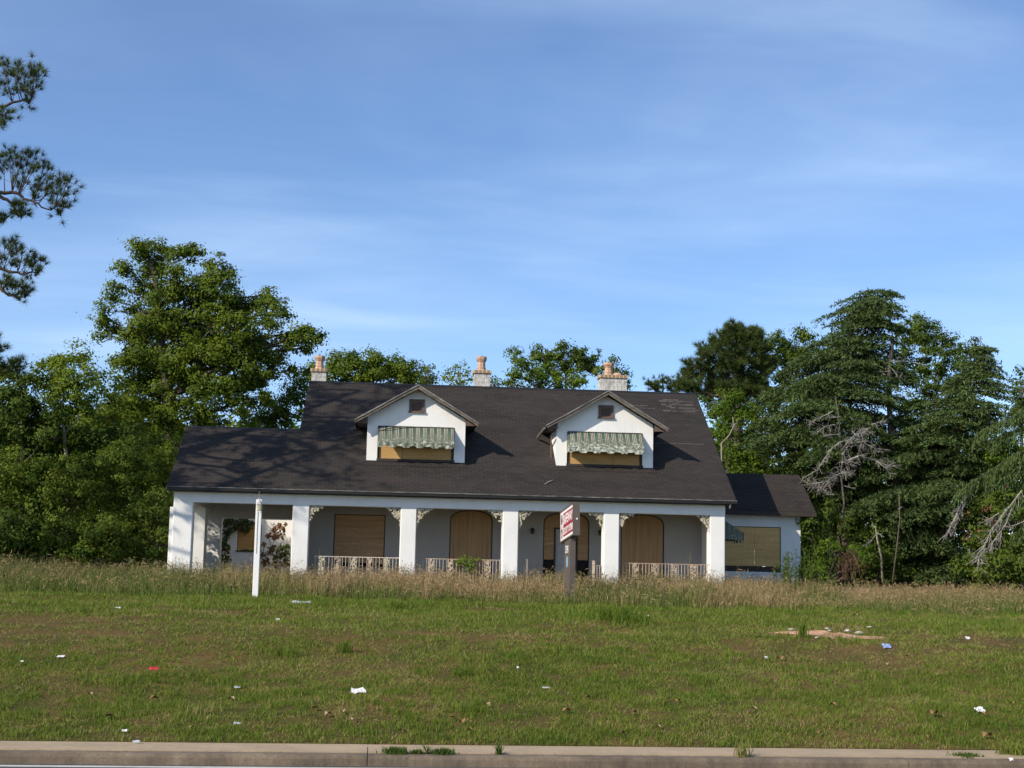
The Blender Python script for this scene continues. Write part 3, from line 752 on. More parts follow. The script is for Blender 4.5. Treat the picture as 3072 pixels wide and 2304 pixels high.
def awning(ax0, ax1, Y0, z0, out, drop, val, seed, wings, xf=None):
    rg = random.Random(seed); mb = MB(); su = []; sv = []
    xf = xf or (lambda x, d, z: (x, Y0-d, z))
    n, m = 66, 8
    idx = {}
    L = ax1-ax0
    def add(x, d, z, s, t):
        mb.v.append(xf(x, d, z)); su.append(s); sv.append(t); return len(mb.v)-1
    th = 0.006
    for side in (0, 1):
        for i in range(n+1):
            x = ax0+L*i/n
            for j in range(m+1):
                q = j/m; sag = 0.035*math.sin(q*math.pi)*(0.6+0.4*math.sin(i*0.35+seed))
                rip = 0.008*math.sin(i*1.1+seed*2)*q
                idx[side, i, j] = add(x, 0.02+out*q+rip-(th if side else 0), z0-drop*q-sag-(th if side else 0), i/n*L+0.03, q*0.75)
            k = int((i/n*L)/0.265+0.5) % 2
            zl = z0-drop-(val if k == 0 else val*0.72)+rg.uniform(-0.006, 0.006)
            curl = 0.02*math.sin(i*0.8+seed)
            idx[side, i, m+1] = add(x, 0.02+out+curl-(th if side else 0), zl, i/n*L+0.03, 1.0)
    for side in (0, 1):
        for i in range(n):
            for j in range(m+1):
                q = (idx[side, i, j], idx[side, i+1, j], idx[side, i+1, j+1], idx[side, i, j+1])
                mb.f.append(q if side else q[::-1])
    for i in range(n): mb.f.append((idx[0, i, m+1], idx[0, i+1, m+1], idx[1, i+1, m+1], idx[1, i, m+1]))
    for x, on in ((ax0, wings[0]), (ax1, wings[1])):
        if not on: continue
        base = len(mb.v)
        for e in (0, 0.006):
            for d, z in ((0.02, z0-0.02), (0.02+out*0.97, z0-drop*0.97), (0.02+out*0.97, z0-drop-val*0.8), (0.25*out, z0-drop-val*0.7), (0.02, z0-drop-val*0.9)):
                add(x+e, d, z, d+0.08, (z0-z)/(drop+val))
        mb.f.append(tuple(base+k for k in range(5))); mb.f.append(tuple(base+9-k for k in range(5)))
        for k in range(5): mb.f.append((base+k, base+5+k, base+5+(k+1) % 5, base+(k+1) % 5))
    mb.attrs('su', su); mb.attrs('sv', sv)
    return mb
D1, a0, a1 = dormer(-0.49, 3.21, -0.95, 3.65, 1.37, 0.87, 'awning', 3, (False, False))
part('loose_binding', MB().tube([(a0, YD-0.18, 7.80), (a0+0.35, YD-0.20, 7.90), (a0+0.75, YD-0.12, 7.985), (a0+1.3, YD-0.05, 8.01)], [0.016, 0.018, 0.02, 0.014], 5), 'dark_wood', D1)
D2, a0, a1 = dormer(6.70, 10.42, 6.28, 10.90, 8.60, 8.90, 'awning_mould', 8, (True, True))
part('hanging_trim', MB().box(6.47, 6.52, 56.6, 56.64, 7.0, 7.9), 'brown_wood', D2)
part('broken_fascia', MB().loft([(6.18, 56.3, 8.06), (6.24, 56.3, 8.06), (6.24, 56.34, 8.14), (6.18, 56.34, 8.14)], [(6.10, 58.2, 7.86), (6.16, 58.2, 7.86), (6.16, 58.2, 7.94), (6.10, 58.2, 7.94)]), 'grey_wood', D2)

# chimneys
def chimney(x0, x1, z1, pots, bz=0.13):
    y0, y1 = 62.9, 63.62
    rg = random.Random(int(x0*10)+50)
    c = part('chimney', MB().box(x0, x1, y0, y1, 8.5, z1), 'chimney')
    part('cap_slab', MB().box(x0-0.015, x1+0.015, y0-0.015, y1+0.015, z1+0.001, z1+bz-0.012), 'brick_dark', c)
    n = max(7, int(round((x1-x0+0.1)/0.085))); w_ = (x1-x0+0.1)/n
    for i in range(n):
        for yy in (y0-0.055, y1-0.06):
            part('brick', MB().box(x0-0.05+i*w_+0.006, x0-0.05+(i+1)*w_-0.006, yy, yy+0.115, z1+0.002+rg.uniform(0, 0.006), z1+bz+rg.uniform(0, 0.006)), 'brick' if (i % 2) else 'brick_pale', c)
    m = 7; w_ = (y1-y0-0.03)/m
    for i in range(m):
        for xx in (x0-0.055, x1-0.055):
            part('brick', MB().box(xx, xx+0.11, y0+0.064+i*w_+0.005-0.02, y0+0.064+(i+1)*w_-0.03, z1+0.002, z1+bz), 'brick' if (i % 2) else 'brick_pale', c)
    for px_, tall in pots:
        cy = (y0+y1)/2
        if tall:
            h = tall
            prof = [(0.27, 0), (0.25, 0.05), (0.20, 0.075), (0.185, 0.13), (0.205, 0.135), (0.205, 0.155), (0.175, 0.165), (0.168, h*0.66), (0.20, h*0.67), (0.20, h*0.71), (0.185, h*0.72), (0.235, h*0.77), (0.235, h*0.83), (0.215, h*0.84), (0.235, h*0.87), (0.225, h*0.98), (0.19, h), (0.14, h), (0.13, h*0.9)]
            part('chimney_pot', MB().lathe((px_, cy, z1+bz-0.01), prof, 8, 0.5), 'terracotta', c)
            for k in range(8):
                w = 2*math.pi*(k+0.0)/8
                part('pot_lug', MB().box(px_+0.20*math.cos(w)-0.022, px_+0.20*math.cos(w)+0.022, cy+0.20*math.sin(w)-0.022, cy+0.20*math.sin(w)+0.022, z1+bz+h*0.96, z1+bz+h*1.02), 'terracotta', c) if k % 2 == 0 else None
        else:
            part('chimney_pot', MB().lathe((px_, cy, z1+bz-0.01), [(0.25, 0), (0.24, 0.06), (0.21, 0.075), (0.20, 0.12), (0.12, 0.15), (0.10, 0.13)], 12), 'terracotta', c)
chimney(-2.95, -2.34, 10.87, [(-2.64, 0.60)])
chimney(3.90, 4.57, 11.03, [(4.21, 0.64)])
chimney(9.29, 10.43, 11.01, [(9.69, 0.58), (10.07, 0)])

# wing on the right
wg = MB(); sx0, sx1 = 13.3, 16.45
wg.box(12.842, sx0, 60.4, 60.65, 1.4, 5.28); wg.box(sx1, 17.27, 60.4, 60.65, 1.4, 5.28); wg.box(sx0, sx1, 60.4, 60.65, 1.4, 2.90); wg.box(sx0, sx1, 60.4, 60.65, 4.73, 5.28)
wing = part('wing', wg, 'stucco')
part('end_wall', MB().prism_x([(60.652, 1.4), (65.0, 1.4), (65.0, 5.3), (62.5, 6.9), (60.652, 5.62)], 17.02, 17.268), 'stucco', wing)
WS = (7.05-5.36)/(62.5-59.95)
part('wing_roof', slab(MB(), [(12.845, 59.95, 5.36), (17.79, 59.95, 5.36), (17.79, 62.5, 7.05), (12.845, 62.5, 7.05)], 0.08), 'shingles', wing)
part('wing_roof', slab(MB(), [(12.845, 62.502, 7.05), (17.79, 62.502, 7.05), (17.79, 65.3, 5.2), (12.845, 65.3, 5.2)], 0.08), 'shingles', wing)
part('wing_fascia', MB().box(12.85, 17.80, 59.91, 59.948, 5.17, 5.345), 'dark_wood', wing)
part('wing_soffit', MB().box(12.85, 17.75, 59.95, 60.398, 5.20, 5.23), 'soffit', wing)
part('plywood_board', MB().box(sx0+0.03, 15.35, 60.44, 60.465, 3.13, 4.70), 'ply_olive', wing)
part('plywood_board', MB().box(15.362, sx1-0.03, 60.445, 60.47, 3.13, 4.70), 'ply_olive', wing)
part('window_frame', MB().box(sx0+0.001, sx0+0.03, 60.43, 60.55, 2.902, 4.728).box(sx1-0.03, sx1-0.001, 60.43, 60.55, 2.902, 4.728).box(sx0+0.03, sx1-0.03, 60.43, 60.55, 4.70, 4.728), 'dark_wood', wing)
nb = 42
for i in range(nb):
    x = sx0+0.035+(sx1-sx0-0.07)*i/nb
    part('sill_brick', MB().box(x+0.004, x+(sx1-sx0-0.07)/nb-0.004, 60.385, 60.50, 2.93, 3.115), 'brick_dark', wing)
part('sill_mortar', MB().box(sx0+0.032, sx1-0.032, 60.402, 60.56, 2.903, 3.10), 'dark_gap', wing)
# side awning on the end wall
part('side_awning', awning(56.15, 57.75, 0, 4.93, 1.0, 0.62, 0.36, 4, (True, True), lambda x, d, z: (12.842+d, x, z)), 'awning_side')
# low rear wing seen through the carport
rw = MB(); rx0, rx1 = -6.10, -5.05
rw.box(-7.3, rx0, 67.0, 67.25, 1.4, 5.3); rw.box(rx1, -2.865, 67.0, 67.25, 1.4, 5.3); rw.box(rx0, rx1, 67.0, 67.25, 1.4, 3.42); rw.box(rx0, rx1, 67.0, 67.25, 4.57, 5.3)
rear = part('rear_wing_wall', rw, 'stucco')
part('plywood_board', MB().box(rx0+0.03, rx1-0.03, 67.05, 67.07, 3.46, 4.54), 'ply_gold', rear)
part('window_frame', MB().box(rx0+0.001, rx0+0.03, 67.03, 67.2, 3.421, 4.569).box(rx1-0.03, rx1-0.001, 67.03, 67.2, 3.421, 4.569).box(rx0+0.03, rx1-0.03, 67.03, 67.2, 4.54, 4.569).box(rx0-0.02, rx1+0.02, 66.95, 67.0, 3.36, 3.42), 'dark_wood', rear)
part('rear_wing_roof', slab(MB(), [(-7.6, 66.6, 5.32), (-2.87, 66.6, 5.32), (-2.87, 70, 5.4), (-7.6, 70, 5.4)], 0.1), 'shingles')
# ------------------------------------------------------------------ plants: leaf and twig generators
def unit(v): return v/(np.linalg.norm(v, axis=-1, keepdims=True)+1e-9)
def rnd_unit(n): return unit(RNG.normal(size=(n, 3)))
def leaf_faces(c, nrm, size, aspect=0.55):
    """a diamond leaf at every centre"""
    n = len(c); nrm = unit(nrm); t = unit(np.cross(nrm, rnd_unit(n))); b = np.cross(nrm, t)
    s = np.asarray(size).reshape(-1, 1)
    fold = nrm*s*0.12
    return np.stack([c-t*s*0.55, c+b*s*aspect*0.5+fold, c+t*s*0.55, c-b*s*aspect*0.5+fold], 1).reshape(-1, 3)
def foliage(lobes, leaf=0.14, dens=300, cl=0.30, up=0.5, gap=0.0, tbase=0.5):
    """lobes: (centre, radius); leaves gathered in clumps, the clumps spread through every lobe"""
    V = []; T = []
    for c, R in lobes:
        c = np.asarray(c, float)
        R = R*1.12; dens_ = dens*4.0
        nc = max(9, min(int(24*max(R, 0.5)**2.0), int(dens_*R*R/6)))
        d = rnd_unit(nc)*(RNG.random((nc, 1))**0.42)*R*(1+0.25*RNG.normal(size=(nc, 1)))
        d[:, 2] *= 0.88
        if gap: 
            keep = RNG.random(nc) > gap; d = d[keep]; nc = len(d)
        if nc == 0: continue
        rc = cl*(0.6+0.8*RNG.random(nc))*min(1.25, 0.7+0.35*R)
        per = max(5, int(dens_*R*R*(1-gap)/nc))
        ct = RNG.random(nc)
        n = nc*per
        off = RNG.normal(size=(n, 3))*np.repeat(rc, per)[:, None]*0.62
        off[:, 2] *= 0.62
        P = c+np.repeat(d, per, 0)+off
        nr = rnd_unit(n)*0.55+np.array([0, 0, up*0.8])+unit(np.repeat(d, per, 0)*0.8+off*1.5)*1.05
        V.append(leaf_faces(P, nr, leaf*(0.65+0.7*RNG.random(n))))
        T.append(np.clip(np.repeat(ct, per)*0.75+RNG.random(n)*0.35+tbase-0.5+RNG.uniform(-0.12, 0.12), 0, 1))
    return np.concatenate(V), np.concatenate(T)

def wob_path(a, b, n=6, sag=0.0, wob=0.06):
    a = np.asarray(a, float); b = np.asarray(b, float); L = np.linalg.norm(b-a)
    pts = []
    for i in range(n+1):
        q = i/n
        p = a+(b-a)*q+np.array([0, 0, sag*L*math.sin(math.pi*q)])
        if 0 < i < n: p = p+RNG.normal(size=3)*wob*L*0.5
        pts.append(p)
    return pts

def tree(name, label, cat, lobes_px, Y, trunk_px, leafmat, barkmat='bark', r0=0.3, leaf=0.14, dens=300, group=None, gap=0.0, cl=0.3, scale=1.0, dY=0.8, tbase=0.5, limbs=True, conv=None, crown_name='crown'):
    """lobes_px: (u, v, r[, extra depth]) in pixels of the photograph; trunk_px: ((u, v), ...) from the ground up"""
    cv_ = conv or (lambda u, v, r: (u, v, r))
    lobes = []
    for l in lobes_px:
        u, v, r = cv_(*l[:3]); R = r*Y/FPX*scale
        dy = (l[3] if len(l) > 3 else RNG.uniform(-1, 1)*dY*max(R, 0.8))
        lobes.append((at(u, v, Y+dy), R))
    tp = [at(*(cv_(u, v, 1)[:2]), Y) for u, v in trunk_px]
    base = tp[0].copy(); base[2] = float(ground_z(base[0], base[1]))-0.1
    if tp[0][2] > base[2]+0.3: tp = [base]+tp
    else: tp[0] = base
    root = thing(name, tuple(base+[0, 0, 0.1]), label, cat, group)
    n = len(tp)
    # smooth the trunk into more steps
    tr = []
    for i in range(n-1):
        for k in range(4): tr.append(tp[i]+(tp[i+1]-tp[i])*k/4+RNG.normal(size=3)*0.03*(i+k > 0))
    tr.append(tp[-1])
    m = len(tr); rr = [max(0.03, r0*(1-0.82*i/(m-1))*(1.35 if i == 0 else 1)) for i in range(m)]
    mb = MB().tube(tr, rr, 8)
    if limbs:
        for c, R in lobes:
            j = min(range(m), key=lambda i: np.linalg.norm(tr[i]-np.array(c)+[0, 0, 0.9]))
            j = max(1, j)
            if j == 0 or np.linalg.norm(tr[j]-c) < 0.2: continue
            L = np.linalg.norm(tr[j]-c)
            p = wob_path(tr[j], c, 6, 0.05, 0.05)
            ra = min(rr[j]*0.6, 0.018+0.014*L)
            mb.tube(p, [ra*(1-0.75*k/6) for k in range(7)], 5)
            for _ in range(5):
                e = np.asarray(c)+rnd_unit(1)[0]*R*0.85
                q = wob_path(p[4+int(RNG.integers(0, 2))], e, 3, 0.03, 0.06)
                mb.tube(q, [ra*0.30, ra*0.24, ra*0.16, 0.008], 4)
    mb.build('trunk', M[barkmat], root, True)
    V, T = foliage(lobes, leaf, dens, cl, gap=gap, tbase=tbase)
    poly_mesh(crown_name, V, 4, M[leafmat], root, T)
    return root

z7 = lambda u, v, r: (u*0.6693, 650+v*0.6693, r*0.6693)
z6 = lambda u, v, r: (2000+u*0.5666, 820+v*0.5666, r*0.5666)
zt = lambda u, v, r: (900+u*0.4973, 1020+v*0.4973, r*0.4973)
zp = lambda u, v, r: (u*0.6024, 100+v*0.6024, r*0.6024)

# the tall pecan behind the carport
pecan = [(665, 150, 62), (720, 135, 40), (620, 135, 40), (835, 150, 52), (880, 150, 34), (790, 165, 36), (560, 235, 40), (530, 225, 26), (690, 235, 70), (800, 245, 50), (970, 235, 58), (1010, 260, 44), (910, 285, 50), (525, 320, 40), (505, 370, 32), (640, 320, 60),
         (700, 350, 70), (820, 330, 80), (960, 340, 84), (1035, 310, 34), (480, 430, 44), (455, 470, 36), (590, 400, 36), (1040, 400, 80), (1190, 350, 40), (1230, 395, 50), (1150, 395, 50), (455, 540, 32), (510, 500, 40), (690, 480, 84), (780, 470, 100), (920, 470, 110), (1070, 500, 100), (1200, 470, 50), (1270, 440, 36),
         (1290, 555, 60), (1360, 520, 50), (1420, 545, 48), (1370, 590, 40), (590, 520, 50), (620, 620, 92), (780, 620, 110), (940, 640, 110), (1090, 640, 100), (1220, 620, 66), (540, 640, 56), (580, 740, 90), (720, 780, 110), (880, 800, 110), (1020, 770, 90), (1130, 760, 76), (1210, 700, 50), (600, 880, 100), (760, 910, 100), (930, 900, 90), (1090, 860, 70), (1180, 820, 50), (1310, 690, 36)]
pecan += [(700, 450, 90, 1.5), (860, 560, 100, 1.5), (1000, 600, 100, 1.5), (700, 680, 100, 1.5), (860, 720, 100, 1.5), (1120, 580, 90, 1.5), (1060, 430, 70, 1.2), (880, 390, 80, 1.2), (640, 560, 80, 1.2), (560, 860, 90, 0.5), (520, 940, 90, 0.5), (680, 230, 50, 1.0), (1160, 720, 80, 1.2)]
tree('pecan_tree', 'tallest spreading green tree, behind the left end of the low carport roof', 'tree', pecan, 70.0, [(800, 1500), (770, 930), (735, 690), (715, 500), (700, 300), (670, 180)], 'leaf_pecan', r0=0.42, leaf=0.15, dens=400, conv=z7, cl=0.32)
T_ = [(300, 640, 56), (250, 640, 44), (200, 665, 44), (375, 640, 50), (395, 690, 40), (230, 720, 56), (300, 730, 66), (370, 760, 70), (250, 800, 60), (320, 850, 70), (400, 850, 76), (210, 760, 36)]
tree('young_tree', 'yellow-green feathery tree left of the tallest tree', 'tree', T_, 63.2, [(310, 1200), (290, 1000), (275, 900), (290, 720)], 'leaf_light', 'bark_pale', r0=0.12, leaf=0.13, dens=420, conv=z7, gap=0.05, tbase=0.6)
tree('evergreen_tree', 'dark dense evergreen at the left edge behind the shaded shrubs', 'tree', [(40, 800, 100), (120, 830, 90), (180, 740, 60), (40, 920, 110), (150, 930, 110), (230, 960, 90), (60, 1040, 100), (250, 880, 70), (20, 700, 60), (110, 745, 50), (-60, 850, 120), (-60, 1000, 120)], 63.5, [(100, 1500), (100, 1000), (110, 800)], 'leaf_dark', r0=0.22, leaf=0.14, dens=340, conv=z7)
tree('oak_tree', 'mid green tree filling the gap under the tallest crown', 'tree', [(400, 950, 100), (500, 860, 80), (460, 760, 70), (500, 980, 110), (610, 1000, 100), (700, 1010, 90), (560, 1080, 100), (680, 1090, 90), (440, 1060, 100), (760, 1010, 60)], 67.5, [(560, 1500), (540, 1100), (500, 900)], 'leaf_pecan', r0=0.2, leaf=0.14, dens=330, conv=z7, tbase=0.42)
tree('small_oak_tree', 'small dark tree between the tallest tree and the main roof edge', 'tree', [(1240, 850, 66), (1290, 800, 60), (1340, 760, 50), (1200, 900, 60), (1290, 900, 70), (1150, 930, 50), (1380, 700, 40), (1360, 830, 40), (1240, 960, 70)], 75.0, [(1270, 1400), (1270, 1000), (1290, 830)], 'leaf_dark', r0=0.14, leaf=0.14, dens=330, conv=z7, tbase=0.65)
shrubs = [
    ('laurel_shrub', 'tall laurel at the left edge with a pale domed top above the grass', 'leaf_laurel', 61.0, [(60, 1120, 110), (140, 1160, 100), (30, 1210, 110), (110, 1260, 100), (-60, 1180, 120), (190, 1130, 60), (-70, 1300, 120)], 0.5),
    ('laurel_shrub', 'dark laurel low at the left edge, right above the tall grass', 'leaf_dark', 58.5, [(60, 1380, 110), (30, 1470, 100), (110, 1480, 90), (150, 1400, 90), (-60, 1430, 120), (-70, 1510, 80)], 0.6),
    ('laurel_shrub', 'rounded laurel between the left edge and the carport, half in shade', 'leaf_laurel', 60.5, [(240, 1240, 100), (320, 1180, 90), (290, 1320, 100), (380, 1260, 90), (200, 1330, 80), (360, 1120, 70), (300, 1090, 60)], 0.45),
    ('laurel_shrub', 'laurel bush with light green top under the yellow-green tree', 'leaf_laurel', 59.0, [(180, 1430, 80), (240, 1470, 90), (310, 1440, 80), (200, 1510, 60), (300, 1510, 70)], 0.55),
    ('laurel_shrub', 'tall laurel left of the carport with many lit leaf tips', 'leaf_laurel', 61.5, [(480, 1130, 100), (540, 1080, 90), (560, 1180, 100), (470, 1220, 90), (580, 1260, 90), (640, 1140, 80), (620, 1040, 70), (500, 1300, 80)], 0.55),
    ('laurel_shrub', 'low laurel in front of the taller ones, middle of the left thicket', 'leaf_laurel', 58.5, [(400, 1440, 80), (460, 1400, 80), (440, 1500, 80), (530, 1470, 90), (390, 1520, 50), (510, 1390, 60)], 0.5),
    ('camellia_shrub', 'dark glossy bush touching the left end of the carport wall', 'leaf_dark', 60.0, [(640, 1310, 80), (690, 1250, 70), (660, 1400, 90), (720, 1340, 60), (740, 1430, 50), (640, 1480, 80), (720, 1500, 60), (750, 1260, 40)], 0.7),
    ('camellia_shrub', 'bush rising over the carport eave at its left corner', 'leaf_pecan', 62.5, [(700, 1150, 80), (740, 1100, 60), (720, 1210, 60), (670, 1190, 70), (770, 1040, 44), (760, 1180, 36)], 0.5)]
for nm, lb, mt, Y, L, tb in shrubs:
    u0 = sum(l[0] for l in L)/len(L)
    tree(nm, lb, 'shrub', L, Y, [(u0, 1560), (u0+10, 1470), (u0, 1400)], mt, r0=0.08, leaf=0.125, dens=330, conv=z7, cl=0.26, tbase=tb, dY=0.5, crown_name='foliage')

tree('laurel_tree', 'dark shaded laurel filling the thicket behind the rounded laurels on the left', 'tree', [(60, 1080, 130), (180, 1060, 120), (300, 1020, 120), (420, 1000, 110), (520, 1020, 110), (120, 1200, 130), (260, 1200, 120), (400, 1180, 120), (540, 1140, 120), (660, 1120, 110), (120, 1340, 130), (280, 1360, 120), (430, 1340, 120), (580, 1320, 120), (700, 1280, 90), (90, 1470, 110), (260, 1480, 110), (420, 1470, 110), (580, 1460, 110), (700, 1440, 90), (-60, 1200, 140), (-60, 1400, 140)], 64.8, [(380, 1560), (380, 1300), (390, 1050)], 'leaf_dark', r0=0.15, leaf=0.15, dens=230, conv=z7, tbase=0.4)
tree('bay_tree', 'small evergreen close behind the left side of the carport', 'tree', [(640, 1130, 90), (700, 1080, 80), (760, 1090, 60), (740, 1180, 70), (690, 1270, 80), (760, 1280, 50), (660, 1380, 80), (740, 1380, 60), (690, 1470, 70)], 64.0, [(700, 1560), (700, 1300), (710, 1120)], 'leaf_laurel', r0=0.1, leaf=0.13, dens=330, conv=z7, tbase=0.45)
# trees beyond the ridge
tree('ridge_tree', 'broad dense green tree beyond the roof, between the left and middle chimneys', 'tree', [(110, 190, 50), (200, 150, 56), (290, 125, 60), (360, 160, 66), (250, 200, 60), (470, 125, 62), (430, 190, 66), (540, 150, 62), (560, 210, 60), (630, 185, 60), (690, 220, 56), (340, 230, 60), (730, 245, 40), (160, 240, 40), (640, 245, 40)], 84.0, [(400, 800), (400, 320), (420, 180)], 'leaf_pecan', r0=0.3, leaf=0.17, dens=430, conv=zt, scale=1.12, cl=0.4)
tree('ridge_tree', 'small dark leaning tree just right of the broad tree beyond the roof', 'tree', [(760, 190, 26), (790, 165, 20), (800, 215, 24), (740, 235, 36), (780, 250, 30)], 82.0, [(740, 800), (760, 300), (780, 190)], 'leaf_dark', r0=0.1, leaf=0.16, dens=230, conv=zt, gap=0.1, tbase=0.7)
tree('sapling', 'thin pale green treetop just left of the middle chimney', 'tree', [(890, 190, 26), (930, 160, 26), (975, 150, 26), (1010, 185, 34), (960, 210, 40), (900, 240, 40), (1000, 240, 50), (870, 225, 20), (950, 260, 40)], 80.0, [(960, 800), (965, 320), (965, 190)], 'leaf_light', 'bark_pale', r0=0.09, leaf=0.15, dens=150, conv=zt, gap=0.35)
tree('sapling', 'low green treetop just right of the middle chimney', 'tree', [(1160, 245, 26), (1190, 262, 24), (1150, 270, 24)], 80.0, [(1160, 800), (1165, 330), (1165, 260)], 'leaf_pecan', r0=0.08, leaf=0.15, dens=220, conv=zt)
tree('ridge_tree', 'bright green tree with bare pale twigs beyond the roof between middle and right chimneys', 'tree', [(1290, 60, 20), (1265, 75, 18), (1315, 70, 20), (1285, 110, 24), (1320, 140, 36), (1370, 150, 40), (1300, 200, 44), (1370, 220, 56), (1450, 200, 66), (1280, 260, 36), (1540, 200, 60), (1560, 250, 60), (1640, 230, 56), (1700, 240, 50), (1450, 260, 60), (1240, 262, 20)], 81.0, [(1430, 800), (1430, 330), (1440, 200)], 'leaf_bright', 'bark_pale', r0=0.16, leaf=0.15, dens=340, conv=zt, gap=0.05, scale=1.05)
tree('ridge_tree', 'dark loose oak crown, highest beyond the roof between middle and right chimneys', 'tree', [(1440, 60, 36), (1420, 110, 36), (1500, 95, 50), (1590, 40, 34), (1560, 90, 50), (1640, 80, 50), (1700, 100, 50), (1670, 150, 50), (1760, 110, 40), (1740, 160, 50), (1600, 150, 60), (1490, 150, 46), (1790, 190, 30)], 86.0, [(1610, 800), (1610, 330), (1600, 150)], 'leaf_dark', r0=0.25, leaf=0.17, dens=320, conv=zt, gap=0.1, tbase=0.6, scale=1.08)
tree('ridge_tree', 'dark tree standing behind the right chimney', 'tree', [(1885, 135, 36), (1840, 165, 36), (1920, 175, 40), (1955, 200, 30), (1900, 215, 50), (1960, 240, 34), (1850, 215, 40), (1980, 280, 24), (1930, 260, 40)], 84.0, [(1900, 800), (1900, 330), (1900, 200)], 'leaf_dark', r0=0.16, leaf=0.16, dens=230, conv=zt, gap=0.15, tbase=0.65)

# pines
def needle_tufts(C, D, rad_, n=42, width=0.013):
    """C: tuft centres, D: twig directions"""
    m = len(C); N = m*n
    c = np.repeat(C, n, 0); d = np.repeat(unit(D), n, 0)
    dr = unit(rnd_unit(N)+d*0.75)
    L = np.repeat(np.broadcast_to(rad_, (m,)), n)[:, None]*(0.7+0.45*RNG.random((N, 1)))
    s = unit(np.cross(dr, rnd_unit(N)))*width
    back = d*L*0.35*RNG.random((N, 1))
    V = np.stack([c-back-s*0.5, c-back+s*0.5, c+dr*L], 1).reshape(-1, 3)
    T = np.clip(np.repeat(RNG.random(m), n)*0.5+RNG.random(N)*0.5, 0, 1)
    return V, T
def pine(name, label, limbs, Y, trunk, r0, tuft_r, per, conv, group=None, width=0.013, n=42, dYs=0.6):
    """limbs: (path in pixels, [(u, v) tuft clusters], spread px)"""
    tp = [at(*(conv(u, v, 1)[:2]), Y) for u, v in trunk]
    base = tp[0].copy(); base[2] = float(ground_z(base[0], base[1]))-0.1; tp[0] = base
    root = thing(name, tuple(base+[0, 0, 0.1]), label, 'tree', group)
    m = len(tp); mb = MB().tube(tp, [r0*(1-0.75*i/(m-1)) for i in range(m)], 9)
    C = []; D = []
    for path, tufts, spread in limbs:
        dy0 = RNG.uniform(-dYs, dYs)
        P = [at(*(conv(u, v, 1)[:2]), Y+dy0*i/len(path)) for i, (u, v) in enumerate(path)]
        Q = []
        for i in range(len(P)-1):
            for k in range(3): Q.append(P[i]+(P[i+1]-P[i])*k/3+RNG.normal(size=3)*0.03)
        Q.append(P[-1])
        mb.tube(Q, [max(0.012, r0*0.33*(1-0.85*i/(len(Q)-1))) for i in range(len(Q))], 5)
        for (u, v) in tufts:
            a = at(*(conv(u, v, 1)[:2]), Y+dy0+RNG.uniform(-dYs, dYs)*0.8)
            j = min(range(len(Q)), key=lambda i: np.linalg.norm(Q[i]-a))
            mid = (Q[j]+a)/2+np.array([0, 0, -0.08])
            mb.tube([Q[j], mid, a], [0.018, 0.012, 0.008], 4)
            sp = spread*Y/FPX*0.6
            for k in range(per):
                c = a+RNG.normal(size=3)*sp*np.array([1, 1, 0.8])
                dd = unit((c-mid)+np.array([0, 0, 0.15]))
                C.append(c); D.append(dd)
                mb.tube([mid+(a-mid)*0.5, c], [0.007, 0.005], 3, False)
    mb.build('trunk', M['bark_red'], root, True)
    V, T = needle_tufts(np.array(C), np.array(D), tuft_r, n, width)
    poly_mesh('needles', V, 3, M['pine'], root, T)
    return root
near = [
    ([(-420, 330), (-200, 370), (-40, 372), (60, 345), (120, 335), (155, 330)], [(10, 140), (30, 165), (60, 175), (95, 195), (120, 195), (150, 175), (180, 170), (200, 195), (165, 210), (140, 235), (160, 260), (40, 220), (80, 230), (20, 250), (100, 265), (70, 290), (140, 310), (150, 340), (170, 285), (0, 290), (-40, 200), (-70, 260)], 26),
    ([(-420, 420), (-150, 440), (-20, 425), (30, 400)], [(35, 385), (10, 400), (40, 410), (30, 435), (5, 450), (-40, 430)], 22),
    ([(-420, 700), (-150, 760), (0, 795), (90, 800), (150, 830), (210, 868), (300, 890)], [(45, 590), (20, 620), (70, 605), (110, 620), (100, 650), (150, 605), (180, 605), (190, 640), (160, 660), (225, 650), (240, 690), (210, 700), (60, 660), (20, 670), (120, 710), (70, 720), (260, 735), (310, 720), (340, 735), (355, 755), (330, 790), (345, 815), (290, 780), (240, 770), (200, 750), (170, 770), (230, 810), (280, 840), (320, 860), (300, 890), (270, 860), (150, 730), (100, 760), (180, 820), (-40, 640), (-50, 720)], 24),
    ([(-300, 790), (-30, 800), (40, 830), (75, 870), (115, 905)], [(80, 850), (100, 840), (70, 880), (110, 875), (100, 905), (130, 890), (15, 900), (30, 920), (5, 935)], 16),
    ([(-420, 1020), (-150, 1130), (0, 1170), (70, 1190), (140, 1195), (195, 1190)], [(30, 1045), (60, 1040), (85, 1055), (20, 1085), (70, 1090), (115, 1080), (110, 1115), (155, 1110), (175, 1120), (160, 1150), (205, 1160), (195, 1185), (120, 1160), (60, 1140), (20, 1130), (-40, 1090), (150, 1200)], 22),
    ([(-300, 1200), (0, 1260), (40, 1300), (80, 1310), (120, 1315)], [(20, 1225), (50, 1230), (90, 1245), (60, 1265), (115, 1260), (140, 1275), (110, 1295), (130, 1305), (70, 1295), (20, 1260)], 18),
    ([(-420, 1400), (-150, 1560), (0, 1560)], [(0, 1530), (5, 1560), (-20, 1590), (-40, 1550), (-70, 1600), (0, 1580)], 20),
    ([(-420, 1500), (-150, 1660), (20, 1670), (90, 1660), (130, 1655)], [(20, 1640), (60, 1645), (90, 1635), (120, 1650), (40, 1670), (100, 1675), (10, 1690), (-40, 1660)], 18)]
